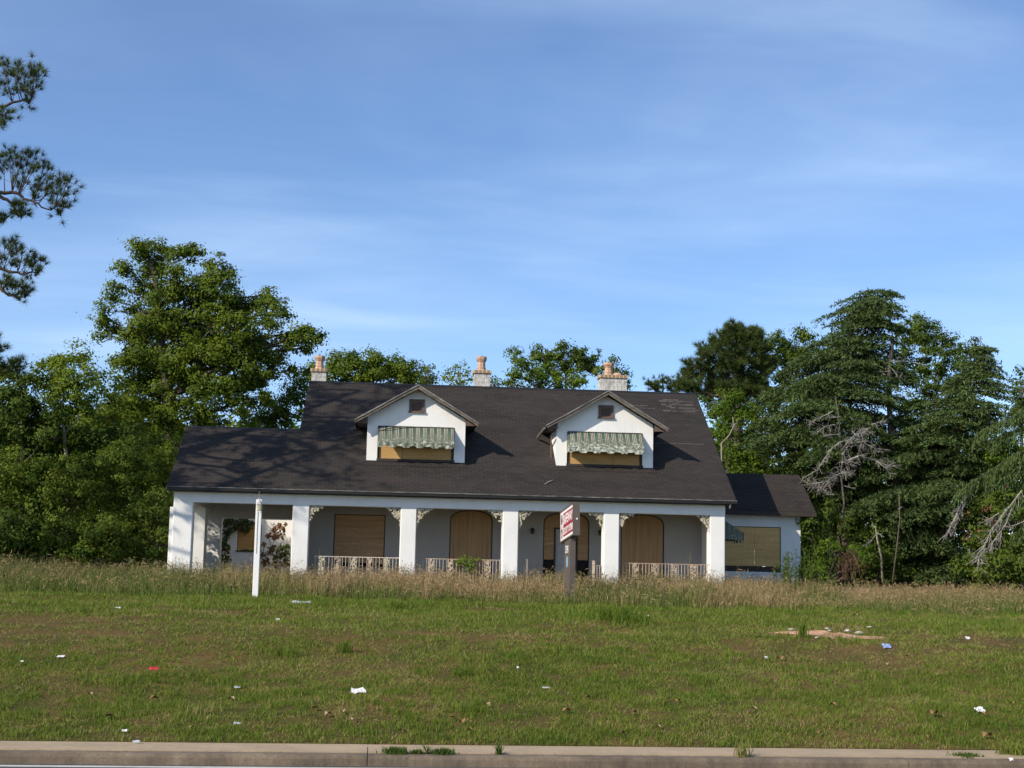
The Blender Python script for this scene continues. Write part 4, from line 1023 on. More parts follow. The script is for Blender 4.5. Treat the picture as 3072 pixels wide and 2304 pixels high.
# the rest of the crown, outside the frame to the left
for k in range(15):
    v0 = -250+k*92+RNG.uniform(-40, 40); sgn = -1 if k % 3 else 1
    L = RNG.uniform(200, 420)
    end = (-430+sgn*L*(0.55 if sgn > 0 else 1), v0+RNG.uniform(-60, 90))
    pth = [(-430, v0-30), (-430+(end[0]+430)*0.5, v0+20), end]
    near.append((pth, [(end[0]+RNG.normal()*85-sgn*70, end[1]-40+RNG.normal()*55) for _ in range(10)], 26))
pine('pine_tree', 'tall pine whose needle branches reach in at the upper left edge', near, 51.0, [(-440, 2950), (-435, 1800), (-425, 900), (-420, 300), (-410, -150)], 0.30, 0.26, 5, zp, n=46)
# a second and third pine farther left, wholly outside the frame, that shade the roof as in the photograph
def side_pine(x, y, h, seed, lb_):
    r = np.random.default_rng(seed); gz = float(ground_z(x, y))
    root = thing('pine_tree', (x, y, gz), lb_, 'tree')
    mb = MB().tube([(x, y, gz-0.1), (x+0.1, y, gz+h*0.5), (x+0.2, y+0.1, gz+h)], [0.32, 0.22, 0.05], 8)
    C = []; D = []
    for k in range(20):
        z = gz+h*(0.56+0.43*k/19); a = r.random()*6.28; L = (1.2-0.8*k/19)*r.uniform(2.2, 3.8)
        e = np.array([x+L*math.cos(a), y+L*math.sin(a), z+0.25*L]); s = np.array([x, y, z])
        mb.tube([s, (s+e)/2+[0, 0, -0.1], e], [0.07, 0.045, 0.012], 5)
        for j in range(24):
            q = r.uniform(0.45, 1.08); c = s+(e-s)*q+r.normal(size=3)*0.42
            C.append(c); D.append(e-s+[0, 0, 0.5])
    mb.build('trunk', M['bark_red'], root, True)
    V, T = needle_tufts(np.array(C), np.array(D), 0.26, 34, 0.018)
    poly_mesh('needles', V, 3, M['pine'], root, T)
side_pine(-18.0, 46.5, 18.0, 3, 'tall pine outside the view, left of the edge pine')

side_pine(-23.5, 50.5, 17.0, 4, 'shorter pine outside the view, farthest left')
# round-topped pine right of the house
def cluster_limbs(lobes, trunk_at, n, seed):
    r = np.random.default_rng(seed); out = []
    for (u, v, R) in lobes:
        tu, tv = trunk_at(v+R)
        tf = [(u+r.normal()*R*0.55, v+r.normal()*R*0.45) for _ in range(n)]
        out.append(([(tu, tv), ((tu+u)/2, (tv+v)/2+R*0.2), (u, v+R*0.15)], tf, 14))
    return out
pl = [(390, 300, 50), (340, 310, 40), (310, 345, 50), (370, 360, 60), (440, 360, 50), (470, 320, 30), (250, 390, 50), (330, 420, 60), (420, 430, 60), (490, 390, 40), (200, 430, 46), (260, 470, 56), (350, 490, 60), (170, 490, 50), (110, 540, 40), (80, 590, 36), (210, 550, 50), (450, 500, 60), (410, 560, 50), (520, 500, 50), (330, 600, 44), (400, 620, 44), (240, 610, 40), (480, 630, 44), (500, 450, 40), (280, 560, 40), (140, 600, 40), (470, 570, 50)]
pine('pine_tree', 'round-topped pine with visible limbs, right of the main roof ridge', cluster_limbs(pl, lambda v: (372, min(680, max(330, v+60))), 16, 21), 74.0, [(400, 1500), (375, 760), (372, 600), (385, 450), (395, 320)], 0.26, 0.29, 4, z6, width=0.026, n=36)
pine('pine_tree', 'small pine tip peeping over the ridge right of the right chimney', cluster_limbs([(1960*0+(-75), 590, 26), (-20, 575, 30), (20, 600, 24), (-45, 612, 22)], lambda v: (-20, 640), 9, 22), 78.0, [(-20, 1500), (-20, 760), (-20, 570)], 0.12, 0.24, 3, z6, width=0.022, n=34)
rd = [
    ('ash_tree', 'dark leafy tree low behind the round-topped pine trunk', 'leaf_dark', 82.0, [(210, 650, 60), (290, 640, 60), (400, 650, 70), (490, 630, 70), (250, 730, 70), (360, 740, 80), (470, 740, 80), (560, 700, 70), (300, 830, 80), (430, 850, 80), (560, 800, 80)], [(380, 1500), (380, 900), (380, 700)], 0.0, 0.5),
    ('maple_tree', 'loose dark green tree between the round pine and the layered cedar', 'leaf_pecan', 76.0, [(610, 380, 70), (540, 400, 60), (520, 480, 60), (740, 420, 60), (760, 340, 44), (570, 350, 44), (690, 310, 40), (720, 340, 36), (660, 400, 60), (560, 450, 70), (640, 470, 80), (700, 430, 50), (600, 560, 80), (560, 650, 70), (640, 620, 70), (500, 560, 60)], [(600, 1500), (600, 700), (640, 420)], 0.12, 0.42),
    ('linden_tree', 'young bright green tree at the main roof edge, below the round pine', 'leaf_bright', 69.0, [(320, 660, 50), (360, 640, 40), (290, 720, 44), (350, 730, 60), (300, 790, 56), (390, 780, 50), (330, 850, 50), (420, 720, 44), (280, 850, 30)], [(340, 1500), (330, 900), (345, 760)], 0.08, 0.5),
    ('privet_shrub', 'bright lime bush showing above the wing roof', 'leaf_bright', 67.5, [(380, 960, 60), (340, 1000, 44), (430, 990, 66), (480, 1020, 50), (390, 1040, 60), (460, 1070, 56), (330, 940, 36), (520, 1060, 40), (560, 1090, 44)], [(420, 1500), (420, 1150), (420, 1030)], 0.05, 0.6),
    ('holly_shrub', 'dark green bush behind the lime bush, left of the cedar', 'leaf_pecan', 70.0, [(420, 860, 70), (480, 800, 70), (520, 900, 70), (450, 900, 60), (540, 960, 60), (600, 1040, 60), (640, 1100, 60), (480, 700, 60)], [(480, 1500), (480, 1050), (480, 900)], 0.2, 0.4),
    ('oak_tree', 'dark rounded oak crown behind the cedar, right of its tip', 'leaf_dark', 76.0, [(1320, 270, 60), (1380, 270, 56), (1420, 330, 60), (1300, 350, 70), (1380, 390, 80), (1470, 410, 60), (1560, 400, 50), (1620, 380, 44), (1640, 430, 50), (1560, 470, 80), (1460, 500, 80), (1360, 490, 80), (1600, 540, 70), (1500, 590, 80), (1400, 600, 80), (1300, 560, 70), (1250, 300, 50), (1300, 680, 80), (1400, 700, 80), (1250, 420, 70), (1240, 520, 70), (1440, 330, 40), (1500, 350, 40), (1340, 320, 70), (1660, 500, 60), (1560, 640, 80)], [(1430, 1500), (1430, 700), (1420, 430)], 0.1, 0.6),
    ('young_oak_tree', 'sparse dark tree at the far right edge against the sky', 'leaf_dark', 72.0, [(1870, 520, 30), (1850, 570, 30), (1900, 580, 44), (1850, 640, 50), (1900, 680, 60), (1830, 710, 44), (1880, 760, 60), (1950, 640, 60), (1960, 740, 70), (1820, 770, 40)], [(1880, 1500), (1880, 800), (1880, 600)], 0.18, 0.6),
    ('mulberry_shrub', 'bright green bush behind the drooping cedar boughs at the right edge', 'leaf_bright', 62.0, [(1740, 930, 56), (1790, 890, 60), (1720, 980, 50), (1810, 960, 66), (1860, 920, 50), (1770, 1010, 50), (1860, 1010, 60)], [(1790, 1560), (1790, 1150), (1790, 1000)], 0.1, 0.45),
    ('myrtle_shrub', 'dark shrub with pink blossoms below the drooping boughs at the right edge', 'leaf_dark', 61.0, [(1640, 1250, 70), (1720, 1230, 70), (1800, 1200, 70), (1680, 1330, 80), (1780, 1300, 80), (1870, 1280, 80), (1640, 1420, 80), (1740, 1420, 90), (1850, 1420, 90), (1930, 1350, 90)], [(1750, 1620), (1750, 1400), (1760, 1250)], 0.1, 0.7),
    ('azalea_shrub', 'low dark bush at the right edge standing in the tall grass', 'leaf_dark', 58.0, [(1600, 1540, 66), (1690, 1520, 70), (1780, 1530, 70), (1870, 1540, 70), (1650, 1590, 50), (1760, 1590, 60), (1860, 1600, 60), (1950, 1560, 70)], [(1750, 1660), (1750, 1560), (1760, 1500)], 0.0, 0.65),
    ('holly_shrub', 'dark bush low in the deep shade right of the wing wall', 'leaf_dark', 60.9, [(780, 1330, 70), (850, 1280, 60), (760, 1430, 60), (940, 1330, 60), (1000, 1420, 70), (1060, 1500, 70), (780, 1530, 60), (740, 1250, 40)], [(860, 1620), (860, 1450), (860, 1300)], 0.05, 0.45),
    ('holly_shrub', 'dark leafy undergrowth under the dead snag, between the two cedars', 'leaf_dark', 63.0, [(1090, 1330, 60), (1130, 1420, 60), (1060, 1390, 50), (1160, 1510, 66), (1100, 1560, 60), (1200, 1570, 60)], [(1120, 1640), (1120, 1520), (1120, 1380)], 0.15, 0.55)]
rd += [
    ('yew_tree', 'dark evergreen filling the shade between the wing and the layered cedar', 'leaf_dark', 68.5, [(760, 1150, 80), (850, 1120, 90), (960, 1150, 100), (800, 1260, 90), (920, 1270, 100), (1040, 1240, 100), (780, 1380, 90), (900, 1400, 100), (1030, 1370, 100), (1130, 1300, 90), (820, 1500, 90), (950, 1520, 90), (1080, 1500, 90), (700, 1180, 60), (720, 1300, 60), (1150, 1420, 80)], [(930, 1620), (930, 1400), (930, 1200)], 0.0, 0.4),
    ('yew_tree', 'dark evergreen behind the broad cedar at the right', 'leaf_dark', 68.0, [(1200, 900, 90), (1300, 850, 90), (1420, 850, 100), (1540, 840, 100), (1660, 830, 90), (1250, 1020, 100), (1380, 1000, 100), (1520, 1000, 100), (1650, 980, 100), (1300, 1150, 100), (1450, 1150, 100), (1600, 1140, 100), (1350, 1300, 110), (1520, 1290, 110), (1680, 1290, 100), (1350, 1450, 110), (1520, 1450, 110), (1690, 1450, 110), (1800, 1150, 90), (1830, 1050, 80), (1220, 780, 70), (1330, 740, 70)], [(1450, 1620), (1450, 1300), (1450, 950)], 0.0, 0.4)]
for nm, lb, mt, Y, L, tr_, gp_, tb in rd:
    tree(nm, lb, 'shrub' if 'shrub' in nm else 'tree', L, Y, tr_, mt, r0=0.09 if 'shrub' in nm else 0.17, leaf=0.14, dens=340, conv=z6, gap=gp_, tbase=tb, crown_name='foliage' if 'shrub' in nm else 'crown')
# the leafy bush with a brown dead vine beside the wing
sb = tree('honeysuckle_shrub', 'bright green bush hung with dead brown vines, right of the wing wall', 'shrub', [(850, 1440, 46), (810, 1480, 40), (880, 1450, 36), (800, 1540, 40), (850, 1530, 44), (780, 1580, 30), (860, 1590, 36), (980, 1455, 32), (1020, 1460, 26), (1010, 1500, 30), (900, 1520, 30)], 57.0, [(900, 1640), (900, 1560), (890, 1470)], 'leaf_bright', r0=0.05, leaf=0.10, dens=420, conv=z6, cl=0.2, tbase=0.4, crown_name='foliage')
V = []; T = []
mbv = MB()
for k in range(34):
    u0 = RNG.uniform(890, 1030); v0 = 1455+abs(u0-950)*0.25+RNG.uniform(-10, 40)
    p0 = at(*z6(u0, v0, 1)[:2], 56.7+RNG.uniform(-0.3, 0.2)); p1 = at(*z6(u0+RNG.normal()*28+6, 1625, 1)[:2], 56.5+RNG.uniform(-0.3, 0.4))
    mid = (p0+p1)/2+np.array([RNG.normal()*0.12, -0.15, 0.12])
    mbv.tube([p0, mid, p1], [0.006, 0.007, 0.005], 3, False)
    for j in range(7):
        q = RNG.random(); c = (p0*(1-q)+p1*q)*0.5+mid*0.5+RNG.normal(size=3)*0.08
        V.append(c)
mbv.a['tint'] = RNG.random(len(mbv.v))
mbv.build('dead_vine', M['brown_vine'], sb)
V = np.array(V); poly_mesh('withered_leaves', leaf_faces(V, rnd_unit(len(V)), 0.09*np.ones(len(V))), 4, M['brown_vine'], sb, RNG.random(len(V))*0.6)
# pink blossoms on the myrtle
mp = bpy.data.objects['myrtle_shrub']
fl = []
for (u, v) in [(1600, 1170), (1700, 1240), (1720, 1235), (1580, 1270), (1790, 1130), (1700, 1300), (1660, 1390), (1600, 1370), (1790, 1520), (1660, 1360), (1720, 1320), (1850, 1390), (1590, 1400), (1680, 1250), (1810, 1290)]:
    c = at(*z6(u, v, 1)[:2], 60.0); fl.append(c+RNG.normal(size=(9, 3))*0.09)
fl = np.concatenate(fl); poly_mesh('blossom', leaf_faces(fl, rnd_unit(len(fl)), 0.075*np.ones(len(fl)), 0.9), 4, M['pink_flower'], mp, RNG.random(len(fl)))

# layered cedars
def cedar(name, label, axis, ext, Y, conv, r0, seed, zfrom, dz=0.42, nb=6, mat='cedar', bare=()):
    """axis: ((u, v), ...) ground to tip; ext: (v, left u, right u) outline of the crown"""
    global RNG
    keep = RNG; RNG = np.random.default_rng(seed)
    A = [at(*(conv(u, v, 1)[:2]), Y) for u, v in axis]
    A[0][2] = float(ground_z(A[0][0], A[0][1]))-0.1
    root = thing(name, tuple(A[0]+[0, 0, 0.1]), label, 'tree')
    az = np.array([a[2] for a in A]); axx = np.array([a[0] for a in A])
    E = [(at(*(conv(l, v, 1)[:2]), Y), at(*(conv(r, v, 1)[:2]), Y)) for v, l, r in ext]
    ez = np.array([e[0][2] for e in E])[::-1]; el = np.array([e[0][0] for e in E])[::-1]; er = np.array([e[1][0] for e in E])[::-1]
    zs = np.arange(zfrom, az[-1], dz*0.95)
    mb = MB(); Q = []
    for z in np.linspace(az[0], az[-1], 24): Q.append((float(np.interp(z, az, axx))+RNG.normal()*0.03, Y+RNG.normal()*0.03, float(z)))
    mb.tube(Q, [max(0.02, r0*(1-0.93*i/23)) for i in range(24)], 9)
    V = []; T = []
    for z in zs:
        x0 = float(np.interp(z, az, axx)); xl, xr = float(np.interp(z, ez, el)), float(np.interp(z, ez, er))
        for k in range(nb+6):
            a = RNG.random()*2*math.pi
            ca, sa = math.cos(a), math.sin(a)
            side = (xr-x0) if ca > 0 else (x0-xl)
            oth = 0.5*((xr-x0)+(x0-xl))
            L = (abs(ca)*side+(1-abs(ca))*oth)*RNG.choice([0.6, 0.85, 0.95, 1.0, 1.1])*RNG.uniform(0.88, 1.06)
            L = max(L, 0.25); thin = RNG.uniform(0.75, 1.0)
            zb = z+RNG.uniform(-0.5, 0.5)*dz+L*0.12; tip = RNG.uniform(-0.13, 0.09)
            dirh = np.array([ca, sa, 0]); perp = np.array([-sa, ca, 0])
            st = 0.18
            n = max(4, int(L/st)); s = (np.arange(n)+0.5)/n
            ax_ = lambda s_: np.array([x0, Y, zb])+dirh*(L*s_)[:, None]+np.array([0, 0, 1.0])*(L*((0.10+tip)*s_-0.27*s_**2))[:, None]
            P = ax_(s)
            mb.tube([P[0], P[n//2], P[-1]], [0.025+0.005*L, 0.016, 0.006], 4, False)
            start = int(n*RNG.uniform(0.12, 0.3))
            for i in range(start, n):
                for sg in (-1, 1):
                    if RNG.random() > thin: continue
                    tl = min(1.3, 0.52*L*(1-s[i]*0.70)+0.25)*RNG.uniform(0.45, 1.3)
                    m = max(3, int(tl/0.042)); t = (np.arange(m)+0.6)/m
                    dv = unit(perp*sg*0.8+dirh*0.6)
                    pts = P[i]+dv*(tl*t)[:, None]+np.array([0, 0, -1.0])*(tl*0.34*t**2)[:, None]
                    pts = pts+RNG.normal(size=(m, 3))*0.035
                    # each spray: a long narrow diamond leaning outward and down
                    sd_ = unit(dv*0.7+RNG.normal(size=(m, 3))*0.55+np.array([0, 0, -0.25])-0*t[:, None])
                    wv = unit(np.cross(sd_, np.array([0, 0, 1.0])+RNG.normal(size=(m, 3))*0.6))
                    l = (0.12+0.10*RNG.random((m, 1))); w = l*0.34
                    q = np.stack([pts-sd_*l*0.45, pts+wv*w*0.5, pts+sd_*l*0.75, pts-wv*w*0.5], 1).reshape(-1, 3)
                    V.append(q); T.append(np.clip(0.15+0.45*t*RNG.random()+0.4*RNG.random(m), 0, 1))
    mb.build('trunk', M['bark_red'], root, True)
    V = np.concatenate(V); T = np.concatenate(T)
    poly_mesh('crown', V, 4, M[mat], root, T)
    RNG = keep
    return root
ca = cedar('cedar_tree', 'tall layered cedar right of the house, its tip highest on the right side', [(945, 1620), (925, 1200), (860, 700), (990, 400), (1130, 180), (1190, 85)], [(80, 1170, 1200), (130, 950, 1215), (215, 790, 1250), (300, 850, 1270), (400, 760, 1300), (470, 640, 1300), (560, 600, 1300), (700, 480, 1260), (850, 440, 1230), (980, 450, 1200), (1060, 640, 1180), (1150, 740, 1150), (1250, 780, 1050), (1400, 800, 1000)], 66.0, z6, 0.34, 31, 5.6, 0.44, 6)
cb = cedar('cedar_tree', 'broad cedar with boughs sweeping to the grass, right of the bleached snag', [(1440, 1640), (1470, 1200), (1560, 800), (1650, 520), (1700, 410)], [(400, 1680, 1740), (450, 1600, 1760), (520, 1540, 1765), (600, 1450, 1810), (700, 1330, 1780), (800, 1220, 1770), (900, 1150, 1720), (1000, 1110, 1650), (1060, 1060, 1620), (1150, 960, 1590), (1230, 930, 1560), (1320, 1050, 1540), (1420, 1150, 1560), (1520, 1150, 1560), (1600, 1180, 1540)], 63.5, z6, 0.30, 32, 2.7, 0.46, 6)
# right-edge cedar: trunk outside the frame, long drooping boughs inside
def bough_cedar():
    x, y = 29.2, 53.5; gz = float(ground_z(x, y))
    root = thing('cedar_tree', (x, y, gz), 'cedar at the right edge, only its long drooping boughs in view', 'tree')
    mb = MB().tube([(x, y, gz-0.1), (x+0.1, y, gz+6), (x, y+0.1, gz+12)], [0.35, 0.25, 0.05], 9)
    dead = MB(); V = []; T = []
    def bough(px, spread=1.0, thin=1.0, Y1=53.5):
        P = [at(*z6(u, v, 1)[:2], Y1+RNG.uniform(-0.15, 0.15)) for u, v in px]
        side_bough([np.array([x, y, P[0][2]+0.7])]+P, spread)
    def side_bough(P, spread=0.9):
        Q = []
        for i in range(len(P)-1):
            ns = max(6, int(np.linalg.norm(P[i+1]-P[i])/0.14))
            for k in range(ns): Q.append(P[i]+(P[i+1]-P[i])*k/ns)
        Q.append(P[-1]); Q = np.array(Q)
        mb.tube(Q, [max(0.01, 0.07*(1-0.9*i/len(Q))) for i in range(len(Q))], 5)
        for i in range(len(Q)):
            q = i/len(Q)
            for sg in (-1, 1):
                for rep in range(3):
                    tl = spread*(0.95-0.6*q)*RNG.uniform(0.6, 1.2); m = int(tl/0.06)+2; t = (np.arange(m)+0.5)/m
                    f = unit(Q[min(i+1, len(Q)-1)]-Q[max(i-1, 0)])
                    dv = unit(np.array([0, sg*RNG.uniform(0.2, 1.0), 0])+f*0.9+np.array([0, 0, -0.15])+RNG.normal(size=3)*0.2)
                    pts = Q[i]+dv*(tl*t)[:, None]+np.array([0, 0, -1.0])*(tl*0.75*t**1.7)[:, None]+RNG.normal(size=(m, 3))*0.03
                    sd_ = unit(dv*0.5+np.array([0, 0, -0.7])+RNG.normal(size=(m, 3))*0.35)
                    wv = unit(np.cross(sd_, rnd_unit(m))); l = 0.13+0.1*RNG.random((m, 1)); w = l*0.2
                    V.append(np.stack([pts-sd_*l*0.4, pts+wv*w*0.5, pts+sd_*l*0.7, pts-wv*w*0.5], 1).reshape(-1, 3)); T.append(np.clip(0.35+0.6*RNG.random(m), 0, 1))
    bough([(1900, 760), (1800, 775), (1710, 815), (1650, 850)], 1.0)
    bough([(1920, 800), (1850, 830), (1780, 860), (1740, 890)], 0.9)
    bough([(1920, 930), (1840, 960), (1740, 1030), (1620, 1100), (1540, 1170)], 1.0)
    bough([(1930, 980), (1870, 1020), (1790, 1080), (1700, 1120)], 1.0)
    bough([(1930, 1060), (1890, 1130), (1840, 1210), (1790, 1280)], 0.9)
    bough([(1940, 1150), (1910, 1250), (1890, 1340), (1850, 1380)], 0.9)
    bough([(1950, 1280), (1930, 1380), (1900, 1470)], 0.9)
    bough([(1930, 700), (1880, 720), (1840, 760)], 0.8)
    for zz_ in np.arange(gz+1.2, gz+12, 0.55):
        for k_ in range(3):
            a_ = RNG.uniform(-1.9, 1.9); L_ = 3.6*(1-(zz_-gz)/14); A_ = np.array([x, y, zz_]); dr_ = np.array([math.cos(a_), math.sin(a_), 0.0])
            side_bough([A_, A_+dr_*L_*0.5+[0, 0, 0.1], A_+dr_*L_+[0, 0, -0.6]])
    mb.build('trunk', M['bark_red'], root, True)
    poly_mesh('crown', np.concatenate(V), 4, M['cedar'], root, np.concatenate(T))
    # dead grey ends
    def dead_end(px, n, l, Y1=53.3):
        P = [at(*z6(u, v, 1)[:2], Y1+RNG.uniform(-0.2, 0.2)) for u, v in px]
        dead.tube(P, [max(0.006, 0.024*(1-0.8*i/len(P))) for i in range(len(P))], 4)
        for k in range(n):
            j = RNG.integers(0, len(P)-1); q = RNG.random(); p = P[j]+(P[j+1]-P[j])*q
            f = unit(P[j+1]-P[j]); e = p+unit(f*0.9+RNG.normal(size=3)*0.5+np.array([0, 0, -0.35]))*l*RNG.uniform(0.4, 1.1)
            m_ = (p+e)/2+RNG.normal(size=3)*0.04
            dead.tube([p, m_, e], [0.009, 0.007, 0.004], 3, False)
            for _ in range(2):
                e2 = m_+unit(e-p+RNG.normal(size=3)*0.3)*l*0.35; dead.tube([m_, e2], [0.005, 0.003], 3, False)
    dead_end([(1590, 1170), (1560, 1220), (1530, 1290), (1500, 1350), (1475, 1390)], 34, 0.5)
    dead_end([(1570, 1230), (1545, 1290), (1525, 1350), (1515, 1370)], 18, 0.35)
    dead_end([(1880, 1150), (1820, 1230), (1740, 1330), (1690, 1420), (1660, 1490), (1645, 1540)], 60, 0.65)
    dead_end([(1830, 1240), (1800, 1320), (1760, 1380), (1720, 1430)], 34, 0.55)
    dead_end([(1760, 1270), (1710, 1300), (1680, 1315)], 16, 0.4)
    dead_end([(1900, 1310), (1830, 1340)], 10, 0.4)
    dead.build('dead_branches', M['dead_wood'], root)
bough_cedar()
# dead, bleached wood on and between the cedars
def dead_tree(name, label, stems, twigs, Y, conv, seed, mat='dead_wood'):
    """stems: (pixel path, radius); twigs: (pixel path, radius, count, length)"""
    r = np.random.default_rng(seed)
    P0 = at(*(conv(*stems[0][0][0], 1)[:2]), Y); gz = float(ground_z(P0[0], P0[1]))
    root = thing(name, (P0[0], P0[1], min(gz, P0[2])), label, 'dead tree')
    st = MB()
    for path, rad_ in stems:
        P = [at(*(conv(u, v, 1)[:2]), Y+r.uniform(-0.1, 0.1)) for u, v in path]
        st.tube(P, [max(0.012, rad_*(1-0.6*i/len(P))) for i in range(len(P))], 7)
    st.build('trunk', M[mat], root, True)
    tw = MB()
    for path, rad_, cnt, l in twigs:
        P = [at(*(conv(u, v, 1)[:2]), Y-0.3+r.uniform(-0.3, 0.3)) for u, v in path]
        tw.tube(P, [max(0.007, 0.75*rad_*(1-0.75*i/len(P))) for i in range(len(P))], 5)
        for k in range(cnt):
            j = r.integers(0, len(P)-1); q = r.random(); p = P[j]+(P[j+1]-P[j])*q; f = unit(P[j+1]-P[j])
            e = p+unit(f*0.8+r.normal(size=3)*0.62)*l*r.uniform(0.4, 1.1); m_ = (p+e)/2+r.normal(size=3)*l*0.1
            tw.tube([p, m_, e], [0.009, 0.007, 0.004], 3, False)
            for _ in range(3):
                e2 = m_+unit(e-p+r.normal(size=3)*0.5)*l*0.45; tw.tube([m_, e2], [0.005, 0.003], 3, False)
    tw.build('branches', M['dead_wood'], root)
dead_tree('dead_snag', 'bare dead trunk with pale broken top rising in front of the cedars', [([(1235, 1640), (1230, 1300), (1190, 900), (1178, 700), (1180, 500), (1190, 420), (1196, 335)], 0.16)],
          [([(1185, 465), (1240, 465), (1300, 470), (1370, 485)], 0.035, 5, 0.4), ([(1180, 520), (1150, 520), (1120, 520)], 0.02, 3, 0.3), ([(1190, 500), (1220, 540), (1260, 565)], 0.02, 4, 0.4), ([(1150, 520), (1140, 570), (1110, 600)], 0.015, 4, 0.3), ([(1185, 700), (1200, 640), (1270, 655)], 0.03, 6, 0.4), ([(1190, 660), (1230, 670), (1250, 700)], 0.02, 5, 0.35), ([(1190, 850), (1215, 825), (1250, 815)], 0.035, 5, 0.4), ([(1200, 850), (1250, 845)], 0.03, 3, 0.3)], 64.6, z6, 5, 'bark')
dead_tree('dead_snag', 'tangle of bleached grey dead branches hanging in front of the layered cedar', [([(960, 1640), (915, 1380), (940, 1220), (922, 1060), (932, 980), (922, 900)], 0.055), ([(922, 900), (912, 760), (892, 650), (850, 660)], 0.032)],
          [([(930, 1000), (960, 990), (1020, 965), (1100, 990), (1180, 1022)], 0.05, 40, 0.6), ([(1110, 995), (1160, 1030), (1195, 1080)], 0.02, 10, 0.35), ([(935, 1050), (900, 1070), (850, 1100), (800, 1110), (755, 1120)], 0.05, 50, 0.6), ([(860, 1100), (830, 1140), (850, 1175)], 0.025, 16, 0.4), ([(930, 960), (970, 900), (1040, 890), (1080, 920), (1140, 935)], 0.04, 40, 0.5), ([(925, 890), (880, 920), (830, 990), (800, 1040), (720, 1085)], 0.04, 22, 0.4), ([(920, 850), (870, 855), (830, 860), (825, 830)], 0.025, 12, 0.4), ([(930, 930), (1000, 850), (1060, 830)], 0.025, 22, 0.5), ([(915, 760), (870, 765), (850, 760)], 0.02, 5, 0.3), ([(1040, 880), (1030, 850), (1060, 820)], 0.02, 8, 0.4), ([(880, 730), (820, 760), (755, 790)], 0.03, 12, 0.45), ([(890, 800), (840, 810), (800, 840)], 0.025, 8, 0.4), ([(1080, 800), (1120, 790), (1170, 775)], 0.015, 10, 0.35), ([(940, 1040), (960, 1070), (980, 1060)], 0.03, 16, 0.4), ([(940, 1125), (985, 1138)], 0.025, 2, 0.3)], 61.6, z6, 6, 'bark')
dead_tree('leaning_dead_trunk', 'slim pale leaning trunk forked at the top, low between the two cedars', [([(1145, 1640), (1135, 1500), (1115, 1410), (1105, 1340)], 0.05)], [([(1110, 1380), (1080, 1420), (1055, 1440)], 0.03, 4, 0.3), ([(1115, 1375), (1150, 1395)], 0.025, 2, 0.25), ([(1105, 1345), (1085, 1330)], 0.02, 1, 0.2)], 60.0, z6, 7, 'bark_pale')
dead_tree('leaning_dead_trunk', 'thin bare upright stem below the dead snag, in front of cedar boughs', [([(1195, 1640), (1215, 1480), (1235, 1300), (1230, 1160)], 0.035)], [([(1230, 1250), (1240, 1240)], 0.012, 3, 0.2)], 59.5, z6, 8, 'bark')
dead_tree('crooked_dead_branch', 'crooked pale trunk behind the roof edge in the bright green bushes', [([(300, 1640), (290, 900), (330, 860), (355, 810), (350, 760)], 0.045)], [([(350, 815), (365, 795), (375, 790)], 0.03, 3, 0.3)], 66.3, z6, 9, 'bark_pale')

# far wood closing the view between and behind the trees
def far_wood():
    L = []
    for k in range(100):
        x = -48+k*1.0+RNG.normal()*0.4; y = 97+RNG.uniform(-3, 6); hgt = 8.2+3.2*float(fbm(np.array([x*0.16]), np.array([3.3]))[0])+RNG.uniform(-0.5, 0.5)
        for z in np.arange(-1.2, hgt, 1.3): L.append(((x+RNG.normal()*0.4, y+RNG.uniform(-1, 1), 2+z), 1.25))
        for z in (-0.8, 0.2, 1.2): L.append(((x+0.3, y+3+RNG.uniform(-1, 1), 2+z), 1.3))
    V, T = foliage(L, 0.62, 13.0, 0.8)
    tag(poly_mesh('far_wood', V, 4, M['leaf_dark'], None, T), kind='stuff')
far_wood()

# ivy, rail vine, weeds
def leaf_patch(name, label, cat, spots, mat, leaf, per, Yf, conv, parent_loc_px, stems=None, tint=(0, 1), depth=0.10):
    V = []; T = []
    b = at(*(conv(*parent_loc_px, 1)[:2]), Yf); b[2] = float(ground_z(b[0], b[1]))
    root = thing(name, tuple(b), label, cat)
    for (u, v, r, tn) in spots:
        uu, vv, rr = conv(u, v, r); c = at(uu, vv, Yf); R = rr*Yf/FPX
        n = int(per*(R/0.3)**2)+4
        o = RNG.normal(size=(n, 3))*np.array([R*0.5, depth, R*0.5])
        nr = rnd_unit(n)*0.6+np.array([-0.3, -0.9, 0.4])
        V.append(leaf_faces(c+o-[0, depth, 0], nr, leaf*(0.6+0.8*RNG.random(n)), 0.8)); T.append(np.clip(tn+RNG.normal(size=n)*0.16, 0, 1))
    mb = MB()
    for path in (stems or []):
        P = [at(*(conv(u, v, 1)[:2]), Yf-0.02) for u, v in path]; mb.tube(P, [0.018*(1-0.6*i/len(P)) for i in range(len(P))], 4)
    if stems: mb.build('stem', M['bark'], root)
    poly_mesh('leaves', np.concatenate(V), 4, M[mat], root, np.concatenate(T))
    return root
z1 = lambda u, v, r: (480+u/2.2415, 1060+v/2.2415, r/2.2415)
iv = [(440, 1150, 22, 0), (450, 1220, 26, 0), (440, 1300, 28, 0), (440, 1380, 30, 0.05), (470, 1130, 24, 0.05), (510, 1140, 24, .1), (540, 1135, 22, .1), (580, 1140, 28, .05), (620, 1145, 20, .1), (560, 1180, 16, .1), (585, 1200, 14, .1), (430, 1260, 22, 0), (600, 1170, 18, .1), (505, 1180, 20, .05), (470, 1190, 22, .05)]
leaf_patch('ivy', 'green ivy framing the boarded window seen through the carport', 'ivy', iv, 'ivy_red', 0.13, 120, 66.9, z1, (440, 1480), [[(440, 1480), (438, 1300), (450, 1160), (560, 1140), (620, 1150)]])
